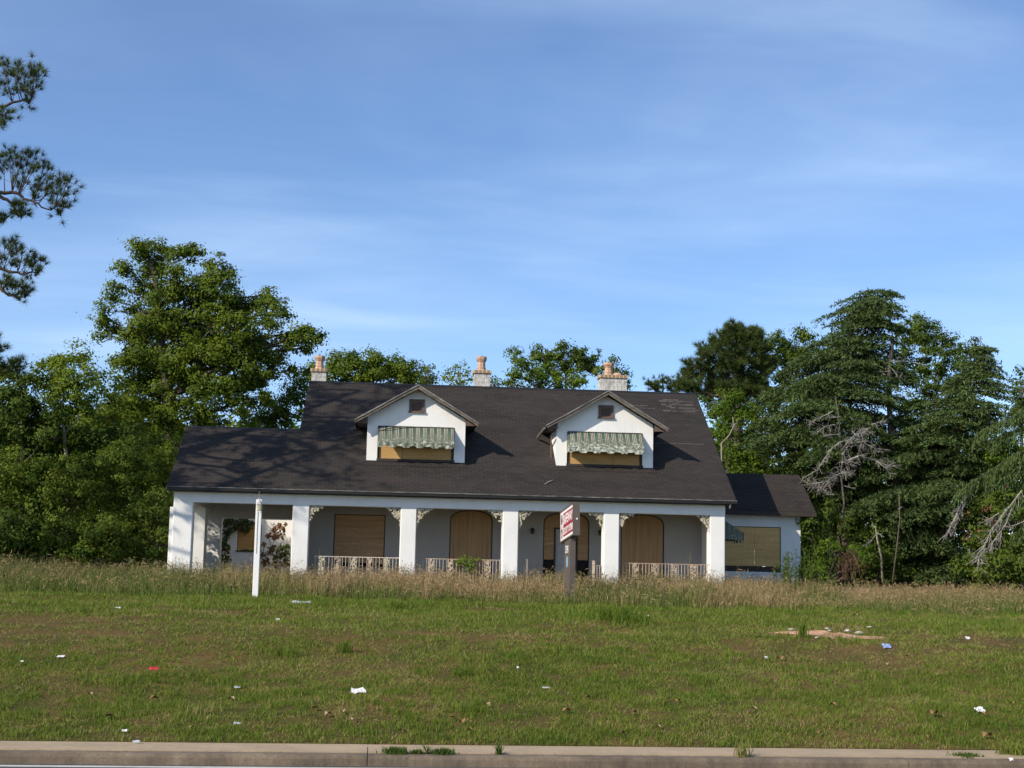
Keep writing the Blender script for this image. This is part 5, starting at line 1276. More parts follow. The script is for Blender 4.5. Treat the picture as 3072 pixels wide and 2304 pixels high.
iv2 = [(770, 1190, 26, .8), (800, 1160, 22, .85), (830, 1180, 20, .8), (730, 1230, 22, .9), (780, 1230, 26, .7), (820, 1230, 16, .6), (700, 1290, 18, .9), (690, 1360, 22, .8), (720, 1400, 24, .75), (700, 1420, 22, .7), (780, 1420, 26, .6), (760, 1310, 24, .5), (800, 1330, 24, .15), (830, 1310, 26, .0), (850, 1340, 28, .0), (820, 1360, 26, .05), (860, 1300, 18, .1), (780, 1370, 22, .2), (850, 1390, 20, .4), (830, 1420, 20, .5), (870, 1420, 16, .4), (850, 1150, 10, .8), (740, 1340, 18, .6)]
leaf_patch('creeper', 'red and green creeper on the white wall behind the lamp post', 'creeper', iv2, 'ivy_red', 0.12, 85, 66.3, z1, (770, 1480), [[(740, 1480), (720, 1380), (760, 1280), (790, 1170)], [(780, 1480), (790, 1400), (840, 1330)], [(800, 1480), (760, 1350), (730, 1230)], [(720, 1480), (690, 1380), (700, 1290)]])
z4 = lambda u, v, r: (900+u/2.765, 1450+v/2.765, r/2.765)
rv = [(1310, 640, 24, .6), (1340, 625, 24, .7), (1370, 630, 26, .5), (1400, 640, 30, .6), (1440, 640, 26, .5), (1480, 630, 18, .6), (1390, 680, 30, .4), (1420, 690, 26, .4), (1370, 665, 24, .5), (1400, 720, 24, .3), (1425, 725, 20, .3), (1340, 655, 18, .6), (1315, 670, 12, .5), (1450, 670, 16, .5), (1330, 700, 10, .5)]
leaf_patch('rail_vine', 'bright green vine draped over the porch railing', 'vine', rv, 'leaf_bright', 0.085, 60, 55.25, z4, (1400, 760), [[(1400, 770), (1405, 700), (1390, 640), (1320, 635)], [(1405, 700), (1480, 630)]], depth=0.06)

def blade_tris(base, tip, width):
    d = tip-base; s = unit(np.cross(d, rnd_unit(len(d))))*np.asarray(width).reshape(-1, 1)*0.5
    return np.stack([base-s, base+s, tip], 1).reshape(-1, 3)
def blades(base, h, lean, width, bend=0.5):
    """curved blades: two faces each, returned as triangles"""
    n = len(base); a = RNG.random(n)*2*math.pi; hv = np.stack([np.cos(a), np.sin(a), np.zeros(n)], 1)
    h = np.asarray(h).reshape(-1, 1); lean = np.asarray(lean).reshape(-1, 1); w = np.asarray(width).reshape(-1, 1)
    mid = base+np.array([0, 0, 1.0])*h*0.55+hv*h*lean*0.35; tip = base+np.array([0, 0, 1.0])*h*(1-0.35*lean**2)+hv*h*lean
    s = np.stack([-np.sin(a), np.cos(a), np.zeros(n)], 1)
    rot = RNG.normal(size=(n, 1)); s = unit(s+hv*rot)*w*0.5
    t1 = np.stack([base-s, base+s, mid+s*0.8], 1); t2 = np.stack([base-s, mid+s*0.8, mid-s*0.8], 1); t3 = np.stack([mid-s*0.8, mid+s*0.8, tip], 1)
    return np.concatenate([t1, t2, t3], 1).reshape(-1, 3)

# short grass of the bank
def in_patch(x, y, cx_, cy_, rx, ry): return ((x-cx_)/rx)**2+((y-cy_)/ry)**2
CLAY = on_ground(2490, 1906)
def short_grass():
    N = 700000
    yy = np.linspace(20.45, 46.5, 400)
    wgt = np.interp(yy, [20.4, 24, 30, 33, 36, 40, 46.5], [1.0, 0.72, 0.40, 0.26, 0.18, 0.13, 0.10])*(0.72*yy+7)
    cdf = np.cumsum(wgt); cdf /= cdf[-1]
    y = np.interp(RNG.random(N), cdf, yy)
    x = RNG.uniform(-0.262*y-3.0, 0.455*y+4.0)
    yb = y; y = y+kerb_shift(x, y)
    big = fbm(x*0.33+2, y*0.5+8, 4); fine = fbm(x*2.4+9, y*2.4+1, 3)
    bare = np.clip((big*0.70+fine*0.60-0.64)*4.5, 0, 1)                     # 1: worn, brown
    cr = np.exp(-((y-29.5)/2.4)**2)*np.clip(fbm(x*0.22+30, y*0.4+3, 3)*2.2-0.75, 0, 1)
    bare = np.clip(bare*0.5+cr*0.7, 0, 1)
    left = np.exp(-in_patch(x, y, -7.4, 30.5, 2.6, 2.0)); bare = np.clip(bare+left*0.9, 0, 1)
    cl = np.exp(-in_patch(x, y, CLAY[0], CLAY[1], 0.85, 0.42)**2)
    edge = np.clip((yb-20.40)/0.35, 0, 1)
    tf = fbm(x*5+70, y*5+20, 2)
    keep = RNG.random(N) < (1-0.22*bare)*(1-0.6*left)*(1-0.4*np.clip(cr*1.6, 0, 1)*np.clip(fine*3-1, 0, 1))*(1-0.9*cl)*(0.25+0.75*edge)*np.clip(tf*2.8-0.30, 0.25, 1)
    x, y, bare, fine, big = x[keep], y[keep], bare[keep], fine[keep], big[keep]
    n = len(x); z = ground_z(x, y)
    tuft = fbm(x*5+70, y*5+20, 2)
    h = (0.028+0.075*RNG.random(n)**1.5)*(0.25+1.5*tuft)*(1-0.55*bare)*np.interp(y, [20, 26, 46], [1.0, 1.1, 1.5])
    w = 0.0085*np.interp(y, [20, 30, 46], [1.0, 1.5, 2.3])*(0.7+0.6*RNG.random(n))
    base = np.stack([x, y, z-0.01], 1)
    lean = RNG.uniform(0.1, 1.0, n)+bare*0.5; nr_ = y < 21.9; fr_ = ~nr_
    V = blades(base[nr_], h[nr_], lean[nr_], w[nr_])
    a = RNG.random(n)*6.283; tip = base+np.stack([np.cos(a)*h*lean, np.sin(a)*h*lean, h*(1-0.3*lean**2)], 1)
    V = np.concatenate([V, blade_tris(base[fr_], tip[fr_], w[fr_]*1.25)])
    t = np.clip(0.05+0.32*RNG.random(n)+0.5*(fine-0.38)+0.35*(big-0.45)+bare*0.5*RNG.random(n)+(RNG.random(n) < 0.10+0.34*bare)*0.6, 0, 1)
    tag(poly_mesh('short_grass', V, 3, M['grass'], None, np.concatenate([np.repeat(t[nr_], 3), t[fr_]])), kind='stuff')
short_grass()
def tall_grass():
    N = 210000
    y = RNG.uniform(38.5, 58.5, N); x = RNG.uniform(-0.262*y-4, 0.46*y+6)
    fe = 43.6+2.4*(fbm(x*0.55+4, x*0+7, 4)-0.5)*2-3.6*np.clip((x-11.5)/3.0, 0, 1)
    d = y-fe
    pt = np.clip((fbm(x*1.1+61, y*1.1+15, 3)-0.52)*7, 0, 1)*np.clip(1+d/2.6, 0, 1)
    keep = (RNG.random(N) < np.clip(0.03+d*0.6+pt*0.5, 0, 1)*np.clip(0.35+2.2*(fbm(x*0.9+3, y*0.9+44, 3)-0.22), 0.3, 1))
    keep &= ~((x > -7.2) & (x < 12.9) & (y > 55.0)) & ~((x > 12.8) & (x < 17.3) & (y > 60.3))
    x, y, d = x[keep], y[keep], d[keep]; n = len(x)
    cl = fbm(x*1.3+8, y*1.3+2, 3); green = fbm(x*0.35+50, y*0.6+12, 3)
    gr = np.clip((green-0.43)*4, 0, 1); gr = np.clip(gr+np.clip((x-11.5)/3.0, 0, 1)*np.clip(1.15-d*0.11, 0, 1)+np.where(d < 0.7, 0.45, 0)+np.clip((-4.0-x)/3.0, 0, 0.75), 0, 1)
    lo = fbm(x*0.5+21, y*0.4+33, 3); h = (0.26+0.56*RNG.random(n))*(0.15+0.8*cl+0.95*lo)*np.clip(0.5+d*0.25, 0.4, 1.0)*np.where(x > 12.5, np.clip(0.45+d*0.05, 0.45, 0.85), 1.0)
    tall = RNG.random(n) < 0.02; h = np.where(tall, h*1.35, h)
    w = 0.0135*(0.7+0.7*RNG.random(n))
    base = np.stack([x, y, ground_z(x, y)-0.02], 1)
    lean = RNG.uniform(0.05, 0.6, n)
    V = blades(base, h, lean, w)
    t0 = np.clip(0.62-0.6*gr+0.45*(RNG.random(n)-0.5)+0.35*(cl-0.5), 0, 1)
    T = np.repeat(t0[:, None], 9, 1)
    T[:, [2, 4, 5, 6, 7]] = np.clip(t0[:, None]+0.12*(1-gr[:, None]), 0, 1); T[:, 8] = np.clip(t0+0.3*(1-gr), 0, 1); T[:, [0, 1, 3]] = np.clip(t0[:, None]-0.2, 0, 1)
    # seed heads on a share of the stalks
    k = RNG.random(n) < 0.25
    tips = V.reshape(-1, 9, 3)[k, 8]; m = len(tips)
    o = RNG.normal(size=(m, 3))*0.03
    S = leaf_faces(tips+o*[1, 1, 0.5], rnd_unit(m), 0.11+0.07*RNG.random(m), 0.13)
    S = S.reshape(-1, 4, 3); S3 = np.concatenate([S[:, [0, 1, 2]], S[:, [0, 2, 3]]], 1).reshape(-1, 3)
    V = np.concatenate([V, S3]); T = np.concatenate([T.ravel(), np.repeat(np.clip(0.75+0.25*RNG.random(m)-0.3*gr[k], 0, 1), 6)])
    tag(poly_mesh('tall_grass', V, 3, M['tall_grass'], None, T), kind='stuff')
tall_grass()

# single clumps of grass and weeds one can pick out
def grass_clump(name, label, u, v, n, h, r, mat='grass', tint=(0.0, 0.4), cat='grass clump', group=None, loc=None, lean=(0.1, 0.9), w=0.012):
    p = np.array(loc if loc is not None else on_ground(u, v))
    b = p+np.stack([RNG.normal(size=n)*r*0.5, RNG.normal(size=n)*r*0.4, np.zeros(n)], 1)
    if loc is None: b[:, 2] = ground_z(b[:, 0], b[:, 1])-0.01
    V = blades(b, h*(0.5+0.6*RNG.random(n)), RNG.uniform(*lean, n), w*np.ones(n))
    OFF['@p'] = Vector(p)
    o = poly_mesh(name, V-p, 3, M[mat], None, np.repeat(RNG.uniform(*tint, n), 3)); o.location = p
    return tag(o, label, cat, group)
grass_clump('grass_clump', 'tall bright grass clump at the tall grass edge, right of the sign', 1850, 1862, 420, 0.45, 0.75, tint=(0.0, 0.35), w=0.016)
grass_clump('grass_clump', 'green leafy clump in the tall grass before the right end of the railing', 1955, 1790, 420, 1.05, 0.75, 'weed', (0.0, 0.8), w=0.02, lean=(0.05, 0.5))
grass_clump('grass_clump', 'dark green tuft below the tall grass left of the middle of the bank', 1195, 1828, 130, 0.26, 0.3, tint=(0.0, 0.25), w=0.016)
grass_clump('grass_clump', 'bright tuft on the worn band below the middle porch columns', 1390, 2030, 110, 0.24, 0.18, tint=(0.0, 0.3))
grass_clump('grass_clump', 'tuft of long grass low on the bank below the lamp post', 845, 1965, 160, 0.24, 0.4, tint=(0.05, 0.4))
grass_clump('grass_clump', 'upright dark tuft left of the bank middle on brown ground', 1030, 1960, 90, 0.30, 0.16, tint=(0.0, 0.3), lean=(0.05, 0.4))
grass_clump('grass_clump', 'single green tuft rising from the red clay patch', 2408, 1912, 70, 0.36, 0.10, tint=(0.0, 0.3), lean=(0.02, 0.3), w=0.014)
grass_clump('grass_clump', 'pale dry tuft low on the bank left of the white paper', 620, 2140, 130, 0.16, 0.35, tint=(0.6, 1.0))
grass_clump('grass_clump', 'bright grass clump low on the bank below the sign', 1425, 2140, 150, 0.24, 0.32, tint=(0.0, 0.35))
# weeds along the kerb
for lb, u, v, n, hh, r, tn in (('widest weed cushion growing at the kerb joint', 1187, 2262, 420, 0.10, 0.14, (0.0, 0.4)), ('smallest weed cushion, between two larger ones on the kerb', 1254, 2262, 150, 0.07, 0.08, (0.1, 0.5)), ('weed cushion right of the smallest one on the kerb', 1328, 2262, 300, 0.09, 0.12, (0.0, 0.4)),
                            ('little upright weed in the kerb crack right of the weed cushions', 1497, 2262, 50, 0.17, 0.035, (0.1, 0.6)), ('flat weed on the kerb at the right edge of the row', 2900, 2268, 160, 0.08, 0.18, (0.0, 0.5)), ('dry grass tuft leaning over the kerb near its middle right', 2230, 2268, 60, 0.26, 0.10, (0.5, 1.0)),
                            ('single thin weed stalk between two cushions on the kerb', 1283, 2258, 14, 0.20, 0.02, (0.1, 0.5)), ('weed spreading over the kerb at the far right corner', 3045, 2262, 220, 0.22, 0.22, (0.1, 0.8))):
    d = ray(u, v); d = d*((0.15-EYE)/d[2]); y_ = min(max(d[1], 19.52+float(kerb_shift(d[0]))), 20.2)
    grass_clump('kerb_weed', lb, 0, 0, n, hh, r, 'weed' if tn[1] < 0.7 else 'grass', tn, 'weed', 'weeds growing along the kerb', (d[0], y_, 0.137), (0.2, 1.1), 0.012)
# tall leafy weed at the wing corner
def stalk_weed(label, u, v, n, h, r, mat='weed', Y=None, leaves=46, group=None):
    p = np.array(on_ground(u, v)) if Y is None else at(u, v, Y); p[2] = float(ground_z(p[0], p[1]))
    root = thing('tall_weed', tuple(p), label, 'weed', group)
    mb = MB(); V = []
    for k in range(n):
        b = p+np.array([RNG.normal()*r*0.5, RNG.normal()*r*0.4, 0]); t = b+np.array([RNG.normal()*0.16, RNG.normal()*0.1, h*RNG.uniform(0.6, 1.0)])
        mb.tube([b, (b+t)/2+RNG.normal(size=3)*0.03, t], [0.010, 0.008, 0.004], 4, False)
        if leaves:
            q = RNG.random((leaves, 1)); V.append(b+(t-b)*q+RNG.normal(size=(leaves, 3))*0.045)
    mb.a['tint'] = np.full(len(mb.v), 0.5)
    mb.build('stem', M[mat], root)
    if leaves:
        V = np.concatenate(V); poly_mesh('leaves', leaf_faces(V, rnd_unit(len(V))+[0, 0, 0.3], 0.11*np.ones(len(V)), 0.3), 4, M[mat], root, RNG.random(len(V)))
stalk_weed('tall leafy weed standing in front of the wing corner', 2378, 1800, 24, 1.85, 0.8, Y=52.3, leaves=95)
stalk_weed('bare dry stalk with thin side twigs before the porch, right bay', 2065, 1780, 2, 2.0, 0.35, 'tall_grass', Y=54.0, leaves=0)
stalk_weed('long arching dry stalk in front of the first railing', 970, 1760, 3, 1.5, 0.5, 'tall_grass', Y=53.0, leaves=0)
stalk_weed('two dry stalks in the grass below the wing window', 2290, 1770, 2, 1.05, 0.9, 'tall_grass', Y=54.0, leaves=0)
# ------------------------------------------------------------------ sign, lamp post, litter, stones
def sign():
    a, tl = rad(3.5), rad(5.5)
    e1 = Vector((math.sin(a), -math.cos(a), 0)); n = Vector((-math.cos(a), -math.sin(a), 0)); zu = Vector((0, 0, 1))
    near = Vector(at(1720, 1556, 45.0)); W_, Hh, Th = 2.1, 1.0, 0.20
    gz = float(ground_z(near.x, 46.0))
    root = thing('sign', (near.x+0.1, 46.05, gz), 'tilted brown pylon sign with red and white face reading SAFEWAY SECURITY SYSTEMS', 'sign')
    e = (math.cos(tl)*e1+math.sin(tl)*zu).normalized(); u = (-math.sin(tl)*e1+math.cos(tl)*zu).normalized()
    O = near-e*W_-u*(Hh/2)                           # far lower corner of the lettered face
    P = lambda s, t, d=0.0: tuple(O+e*s+u*t+n*d)     # s along the reading direction, t up, d out of the face
    def bx(mb, s0, s1, t0, t1, d0, d1): return mb.loft([P(s0, t0, d0), P(s1, t0, d0), P(s1, t1, d0), P(s0, t1, d0)], [P(s0, t0, d1), P(s1, t0, d1), P(s1, t1, d1), P(s0, t1, d1)])
    bx_ = bx(MB(), 0, W_, 0, Hh, -Th, -0.004)
    part_ = lambda nm, mb, mt, pr=root: mb.build(nm, M[mt], pr)
    part_('cabinet', bx_, 'brown_paint')
    fr = MB(); bx(fr, 0, W_, 0, 0.05, -0.002, 0.02); bx(fr, 0, W_, Hh-0.05, Hh, -0.002, 0.02); bx(fr, 0, 0.03, 0.05, Hh-0.05, -0.002, 0.02); bx(fr, W_-0.012, W_, 0.05, Hh-0.05, -0.002, 0.02)
    part_('frame', fr, 'brown_paint')
    face = part_('face', bx(MB(), 0.031, W_-0.013, 0.051, Hh-0.051, -0.002, 0.006), 'sign_white')
    part_('red_band', bx(MB(), 0.50, W_-0.014, 0.135, 0.865, 0.007, 0.009), 'sign_red', face)
    def text(body, s0, s1, t0, t1, d=0.010, mt='sign_white', parent=face, Pf=P, nm='lettering', bold=0.012):
        cu = bpy.data.curves.new('lettering', 'FONT'); cu.body = body; cu.size = 1.0; cu.extrude = 0.0; cu.offset = bold; cu.resolution_u = 3
        ob = bpy.data.objects.new('lettering_curve', cu); COL.objects.link(ob)
        dg = bpy.context.evaluated_depsgraph_get()
        me = bpy.data.meshes.new_from_object(ob.evaluated_get(dg))
        bpy.data.objects.remove(ob); bpy.data.curves.remove(cu)
        xs = [v.co.x for v in me.vertices]; ys = [v.co.y for v in me.vertices]
        x0, x1, y0, y1 = min(xs), max(xs), min(ys), max(ys); off = OFF[parent.name]
        for v in me.vertices:
            v.co = Vector(Pf(s0+(v.co.x-x0)/(x1-x0)*(s1-s0), t0+(v.co.y-y0)/(y1-y0)*(t1-t0), d))-off
        me.materials.clear(); me.materials.append(M[mt])
        return link(nm, me, parent)
    text('SAFEWAY', 0.54, W_-0.07, 0.51, 0.815, bold=0.035)
    text('SECURITY SYSTEMS', 0.54, W_-0.05, 0.195, 0.41, bold=0.03)
    # the key-like emblem at the far end of the face
    cx_ = 0.27
    def ring(t0, rx, ry, r=0.013):
        return [P(cx_+rx*math.cos(2*math.pi*k/20), t0+ry*math.sin(2*math.pi*k/20), 0.008) for k in range(21)]
    em = MB().tube(ring(0.70, 0.10, 0.15), 0.014, 5).tube(ring(0.27, 0.10, 0.15), 0.014, 5)
    part_('emblem', em, 'sign_dark', face)
    blob = MB(); pts = [(0, 0.13), (0.07, 0.04), (0.05, -0.05), (0, -0.10), (-0.05, -0.05), (-0.07, 0.04)]
    blob.loft([P(cx_+x, 0.64+y, 0.007) for x, y in pts], [P(cx_+x, 0.64+y, 0.010) for x, y in pts])
    part_('emblem_shield', blob, 'sign_dark', face)
    sh = MB(); bx(sh, cx_-0.045, cx_+0.045, 0.30, 0.51, 0.007, 0.010)
    part_('emblem_shaft', sh, 'sign_dark', face)
    c = P(W_, 0.50, -0.11); ee = e
    part_('bolt', MB().tube([tuple(Vector(c)), tuple(Vector(c)+ee*0.02)], 0.028, 8), 'sign_white')
    # post, upright, under the middle of the cabinet
    mid = O+e*(W_/2)
    base = Vector((mid.x, mid.y, gz-0.2))-n*0.0
    pw, pt = 0.95, 0.165
    Q = lambda s, z, d: tuple(Vector((mid.x, mid.y, 0))+e1*s+n*d+zu*z)
    d0, d1 = -Th/2-pt/2, -Th/2+pt/2
    zt = lambda s: mid.z+s*math.tan(tl)-0.004
    pm = MB().loft([Q(-pw/2, gz-0.2, d0), Q(pw/2, gz-0.2, d0), Q(pw/2, gz-0.2, d1), Q(-pw/2, gz-0.2, d1)], [Q(-pw/2, zt(-pw/2), d0), Q(pw/2, zt(pw/2), d0), Q(pw/2, zt(pw/2), d1), Q(-pw/2, zt(-pw/2), d1)])
    post = part_('post', pm, 'brown_paint')
    zt0 = float(at(1698, 1660, 46)[2]); zt1 = float(at(1698, 1636, 46)[2])
    Pq = lambda s, t, d: Q(s, t, d1+d)
    text('3395', -0.30, 0.20, zt0, zt1, 0.004, 'sign_white', post, Pq, 'house_number', 0.03)
    z0, z1 = float(at(1698, 1702, 46)[2]), float(at(1698, 1668, 46)[2])
    o_ = [(-0.06, z1), (0.10, z1-0.02), (0.13, (z0+z1)/2), (0.08, z0), (-0.08, z0+0.01), (-0.12, (z0+z1)/2)]
    part_('sticker', MB().loft([Q(s, z, d1+0.001) for s, z in o_], [Q(s, z, d1+0.003) for s, z in o_]), 'sticker', post)
sign()

def lamp_post():
    p0 = at(768, 1800, 44.0); gz = float(ground_z(p0[0], 44.0)); x = -3.43
    root = thing('lamp_post', (x, 44.08, gz), 'square white wooden post with a small lantern and a thin rod on top', 'lamp post')
    MB().pillar(x-0.083, x+0.083, 44.0, 44.166, gz-0.2, 4.51, 0.008).build('post', M['white_paint'], root)
    MB().tube([(x-0.008, 44.08, 4.50), (x-0.012, 44.08, 4.74)], [0.011, 0.006], 6).build('rod', M['steel'], root)
    c = (x+0.025, 43.895, 4.17)
    l = MB().lathe(c, [(0.045, 0.0), (0.075, 0.01), (0.075, 0.02)], 6).lathe(c, [(0.098, 0.175), (0.100, 0.185), (0.035, 0.29), (0.012, 0.32), (0.004, 0.335)], 6)
    for k in range(6):
        w = 2*math.pi*k/6; l.tube([(c[0]+0.052*math.cos(w), c[1]+0.052*math.sin(w), c[2]+0.02), (c[0]+0.070*math.cos(w), c[1]+0.070*math.sin(w), c[2]+0.178)], 0.006, 4)
    l.box(c[0]-0.012, c[0]+0.012, c[1]+0.03, 43.999, c[2]+0.03, c[2]+0.055)
    lo = l.build('lantern', M['lantern'], root)
    MB().lathe(c, [(0.058, 0.02), (0.080, 0.175)], 6).build('lantern_glass', M['lantern_glass'], lo)
    MB().tube([(x-0.02, 43.99, 4.16), (x-0.025, 43.985, 3.6), (x-0.018, 43.99, 3.1), (x-0.02, 43.992, 2.95)], 0.007, 5).build('cable', M['lantern'], root)
lamp_post()

def sheet(u, v, wpx, hpx, mat, name, label, cat, fold=0.35, group=None, n=5, seed=0, stand=0.5):
    """a crumpled piece lying in the grass"""
    r = np.random.default_rng(seed+int(u)); p = on_ground(u, v+hpx*0.5)
    sc_ = p.y/FPX; w, h = wpx*sc_, hpx*sc_
    mb = MB(); g = {}
    for e in (0, 1):
        for i in range(n):
            for j in range(n):
                x = (i/(n-1)-0.5)*w; y = j/(n-1)*h*0.9; z = j/(n-1)*h*stand+0.02+r.normal()*fold*h*0.22
                jx = r.normal()*w*0.05
                if e: x, y, z = g[0, i, j][0], g[0, i, j][1]+0.004, g[0, i, j][2]+0.004
                else: x += jx; g[0, i, j] = (x, y, z)
                g[e, i, j, 'k'] = len(mb.v); mb.v.append((p.x+x, p.y+y, p.z+z))
    for e in (0, 1):
        for i in range(n-1):
            for j in range(n-1):
                q = (g[e, i, j, 'k'], g[e, i+1, j, 'k'], g[e, i+1, j+1, 'k'], g[e, i, j+1, 'k']); mb.f.append(q if e == 0 else q[::-1])
    for i in range(n-1):
        for a_, b_ in (((i, 0), (i+1, 0)), ((i, n-1), (i+1, n-1)), ((0, i), (0, i+1)), ((n-1, i), (n-1, i+1))):
            mb.f.append((g[0, a_[0], a_[1], 'k'], g[0, b_[0], b_[1], 'k'], g[1, b_[0], b_[1], 'k'], g[1, a_[0], a_[1], 'k']))
    return single(name, mb, M[mat], (p.x, p.y, p.z), label, cat, group)
for a_ in [(1074, 2072, 42, 24, 'paper', 'crumpled_paper', 'largest white crumpled paper, on the grass low on the bank left of the middle', 'paper'),
           (461, 2007, 26, 16, 'red_paper', 'red_wrapper', 'red wrapper lying on the left half of the bank', 'wrapper'),
           (181, 1971, 20, 9, 'paper', 'paper_scrap', 'flat white scrap near the left edge of the bank', 'paper scrap'),
           (353, 1824, 14, 6, 'paper', 'paper_scrap', 'tiny white scrap high on the bank, left of the lamp post', 'paper scrap'),
           (838, 1776, 26, 20, 'plastic', 'plastic_bag', 'white plastic bag caught in the tall grass just right of the lamp post', 'plastic bag'),
           (901, 1806, 54, 12, 'plastic', 'plastic_sheet', 'long grey plastic sheet at the foot of the tall grass right of the lamp post', 'plastic sheet'),
           (947, 1783, 22, 10, 'plastic', 'plastic_scrap', 'small grey plastic scrap in the tall grass right of the plastic bag', 'plastic scrap'),
           (832, 1859, 11, 12, 'paper', 'paper_scrap', 'small white scrap on the bank below the lamp post', 'paper scrap'),
           (65, 1986, 9, 6, 'paper', 'paper_scrap', 'tiny white scrap at the far left of the bank', 'paper scrap'),
           (711, 2064, 16, 7, 'plastic', 'plastic_scrap', 'thin pale scrap on the bank between red wrapper and largest paper', 'plastic scrap'),
           (711, 2174, 20, 9, 'plastic', 'plastic_cup', 'pale greenish flattened cup near the kerb, left part of the bank', 'cup'),
           (372, 2195, 15, 9, 'paper', 'paper_scrap', 'white scrap close above the kerb on the left', 'paper scrap'),
           (407, 2250, 20, 7, 'plastic', 'plastic_scrap', 'bluish scrap lying on the kerb on the left', 'plastic scrap'),
           (2663, 1937, 24, 18, 'blue_paper', 'blue_wrapper', 'folded blue and white wrapper right of the red clay patch', 'wrapper'),
           (2905, 1913, 13, 12, 'paper', 'paper_scrap', 'small white scrap near the right edge, level with the clay patch', 'paper scrap'),
           (2943, 2128, 27, 22, 'paper', 'torn_paper', 'torn white paper low on the bank near the right edge', 'paper'),
           (2301, 1974, 11, 11, 'paper', 'paper_scrap', 'small white scrap below the left end of the clay patch', 'paper scrap'),
           (1946, 1848, 9, 7, 'paper', 'paper_scrap', 'small white scrap right of the tall bright grass clump', 'paper scrap'),
           (1554, 2004, 7, 9, 'paper', 'paper_scrap', 'tiny white scrap in the very middle of the bank', 'paper scrap'),
           (1638, 2066, 22, 7, 'plastic', 'plastic_scrap', 'pale greenish scrap in the grass below the middle of the bank', 'plastic scrap'),
           (3036, 2280, 12, 12, 'paper', 'paper_scrap', 'white scrap in the weeds at the far right corner of the kerb', 'paper scrap')]:
    sheet(*a_)
# dead leaves, curled
def dead_leaf(u, v, px_, mat, label):
    p = on_ground(u, v); s = px_*p.y/FPX; r = random.Random(int(u*7+v))
    th = r.random()*6.28; mb = MB(); n = 6
    top = []; bot = []
    for k in range(n+1):
        q = k/n; w = 0.42*math.sin(math.pi*min(1, q*0.93+0.03)); cz = 0.18*math.sin(q*3.0)+0.12
        for sgn in (-1, 0, 1):
            x = (q-0.5); y = sgn*w; z = cz+abs(sgn)*w*0.55
            X = math.cos(th)*x-math.sin(th)*y; Yy = math.sin(th)*x+math.cos(th)*y
            top.append((p.x+X*s, p.y+Yy*s, p.z+0.03+z*s)); bot.append((p.x+X*s, p.y+Yy*s, p.z+0.027+z*s))
    mb.v = top+bot; m = len(top)
    for k in range(n):
        for c in (0, 1):
            a_ = k*3+c; mb.f.append((a_, a_+1, a_+4, a_+3)); mb.f.append((m+a_+3, m+a_+4, m+a_+1, m+a_))
    return single('dead_leaf', mb, M[mat], tuple(p), label, 'dead leaf', 'dead leaves scattered on the bank', True)
LV = [(270, 2092, 14, 'dead_leaf_pale'), (461, 2106, 22, 'dead_leaf'), (693, 2108, 20, 'dead_leaf_pale'), (944, 2135, 18, 'dead_leaf_dark'), (983, 2153, 20, 'dead_leaf_pale'), (1027, 2145, 16, 'dead_leaf_pale'), (172, 2167, 18, 'dead_leaf'), (221, 2166, 14, 'dead_leaf'), (326, 2160, 22, 'dead_leaf_dark'), (574, 2191, 12, 'dead_leaf_pale'), (790, 2020+40, 14, 'dead_leaf'),
      (1226, 2033, 12, 'dead_leaf'), (1460, 2127, 22, 'dead_leaf_pale'), (1358, 2163, 18, 'dead_leaf'), (1385, 2177, 22, 'dead_leaf'), (1409, 2200, 16, 'dead_leaf'), (1699, 2143, 22, 'dead_leaf'), (1900, 2148, 20, 'dead_leaf_dark'), (1762, 2102, 18, 'dead_leaf_dark'), (1203, 2199, 12, 'dead_leaf_dark'), (1059, 2168, 18, 'dead_leaf_pale'), (2033, 2111, 14, 'dead_leaf'), (1866, 2208, 16, 'dead_leaf_dark'), (1975, 2190, 14, 'dead_leaf_pale'),
      (2341, 1985, 20, 'dead_leaf'), (2248, 2145, 26, 'dead_leaf_dark'), (2262, 2136, 16, 'dead_leaf_pale'), (2499, 2126, 20, 'dead_leaf'), (2802, 2152, 26, 'dead_leaf'), (2946, 2152, 20, 'dead_leaf'), (2962, 2221, 30, 'dead_leaf'), (3037, 2119, 14, 'dead_leaf'), (2458, 2210, 16, 'dead_leaf'), (2686, 1921, 14, 'dead_leaf'), (2568, 1851, 12, 'dead_leaf_pale'), (2720, 1976, 12, 'dead_leaf_dark'), (2248, 2190, 12, 'dead_leaf'), (2363, 2213, 12, 'dead_leaf'), (2786, 2220, 16, 'dead_leaf'), (2210, 1987, 18, 'dead_leaf_dark'), (2660, 2001, 16, 'dead_leaf_pale')]
WH = {'dead_leaf': 'orange-brown', 'dead_leaf_dark': 'dark brown', 'dead_leaf_pale': 'pale tan'}
def where(u, v):
    h = ['at the far left', 'left of the lamp post', 'below the lamp post', 'left of the middle', 'in the middle', 'below the sign', 'right of the sign', 'below the wing', 'near the right edge', 'at the far right'][min(9, int(u/307.2))]
    k = 'close above the kerb' if v > 2180 else ('low on the bank' if v > 2110 else ('mid-way up the bank' if v > 1990 else 'high on the bank'))
    return k+' '+h
for (u, v, s, mt) in LV:
    same = [q for q in LV if q[3] == mt and where(q[0], q[1]) == where(u, v)]
    k = sorted(same).index((u, v, s, mt))
    extra = '' if len(same) == 1 else (', leftmost there' if k == 0 else (', rightmost there' if k == len(same)-1 else ', between two others'))
    dead_leaf(u, v, s*1.15, mt, WH[mt]+' curled leaf '+where(u, v)+extra)
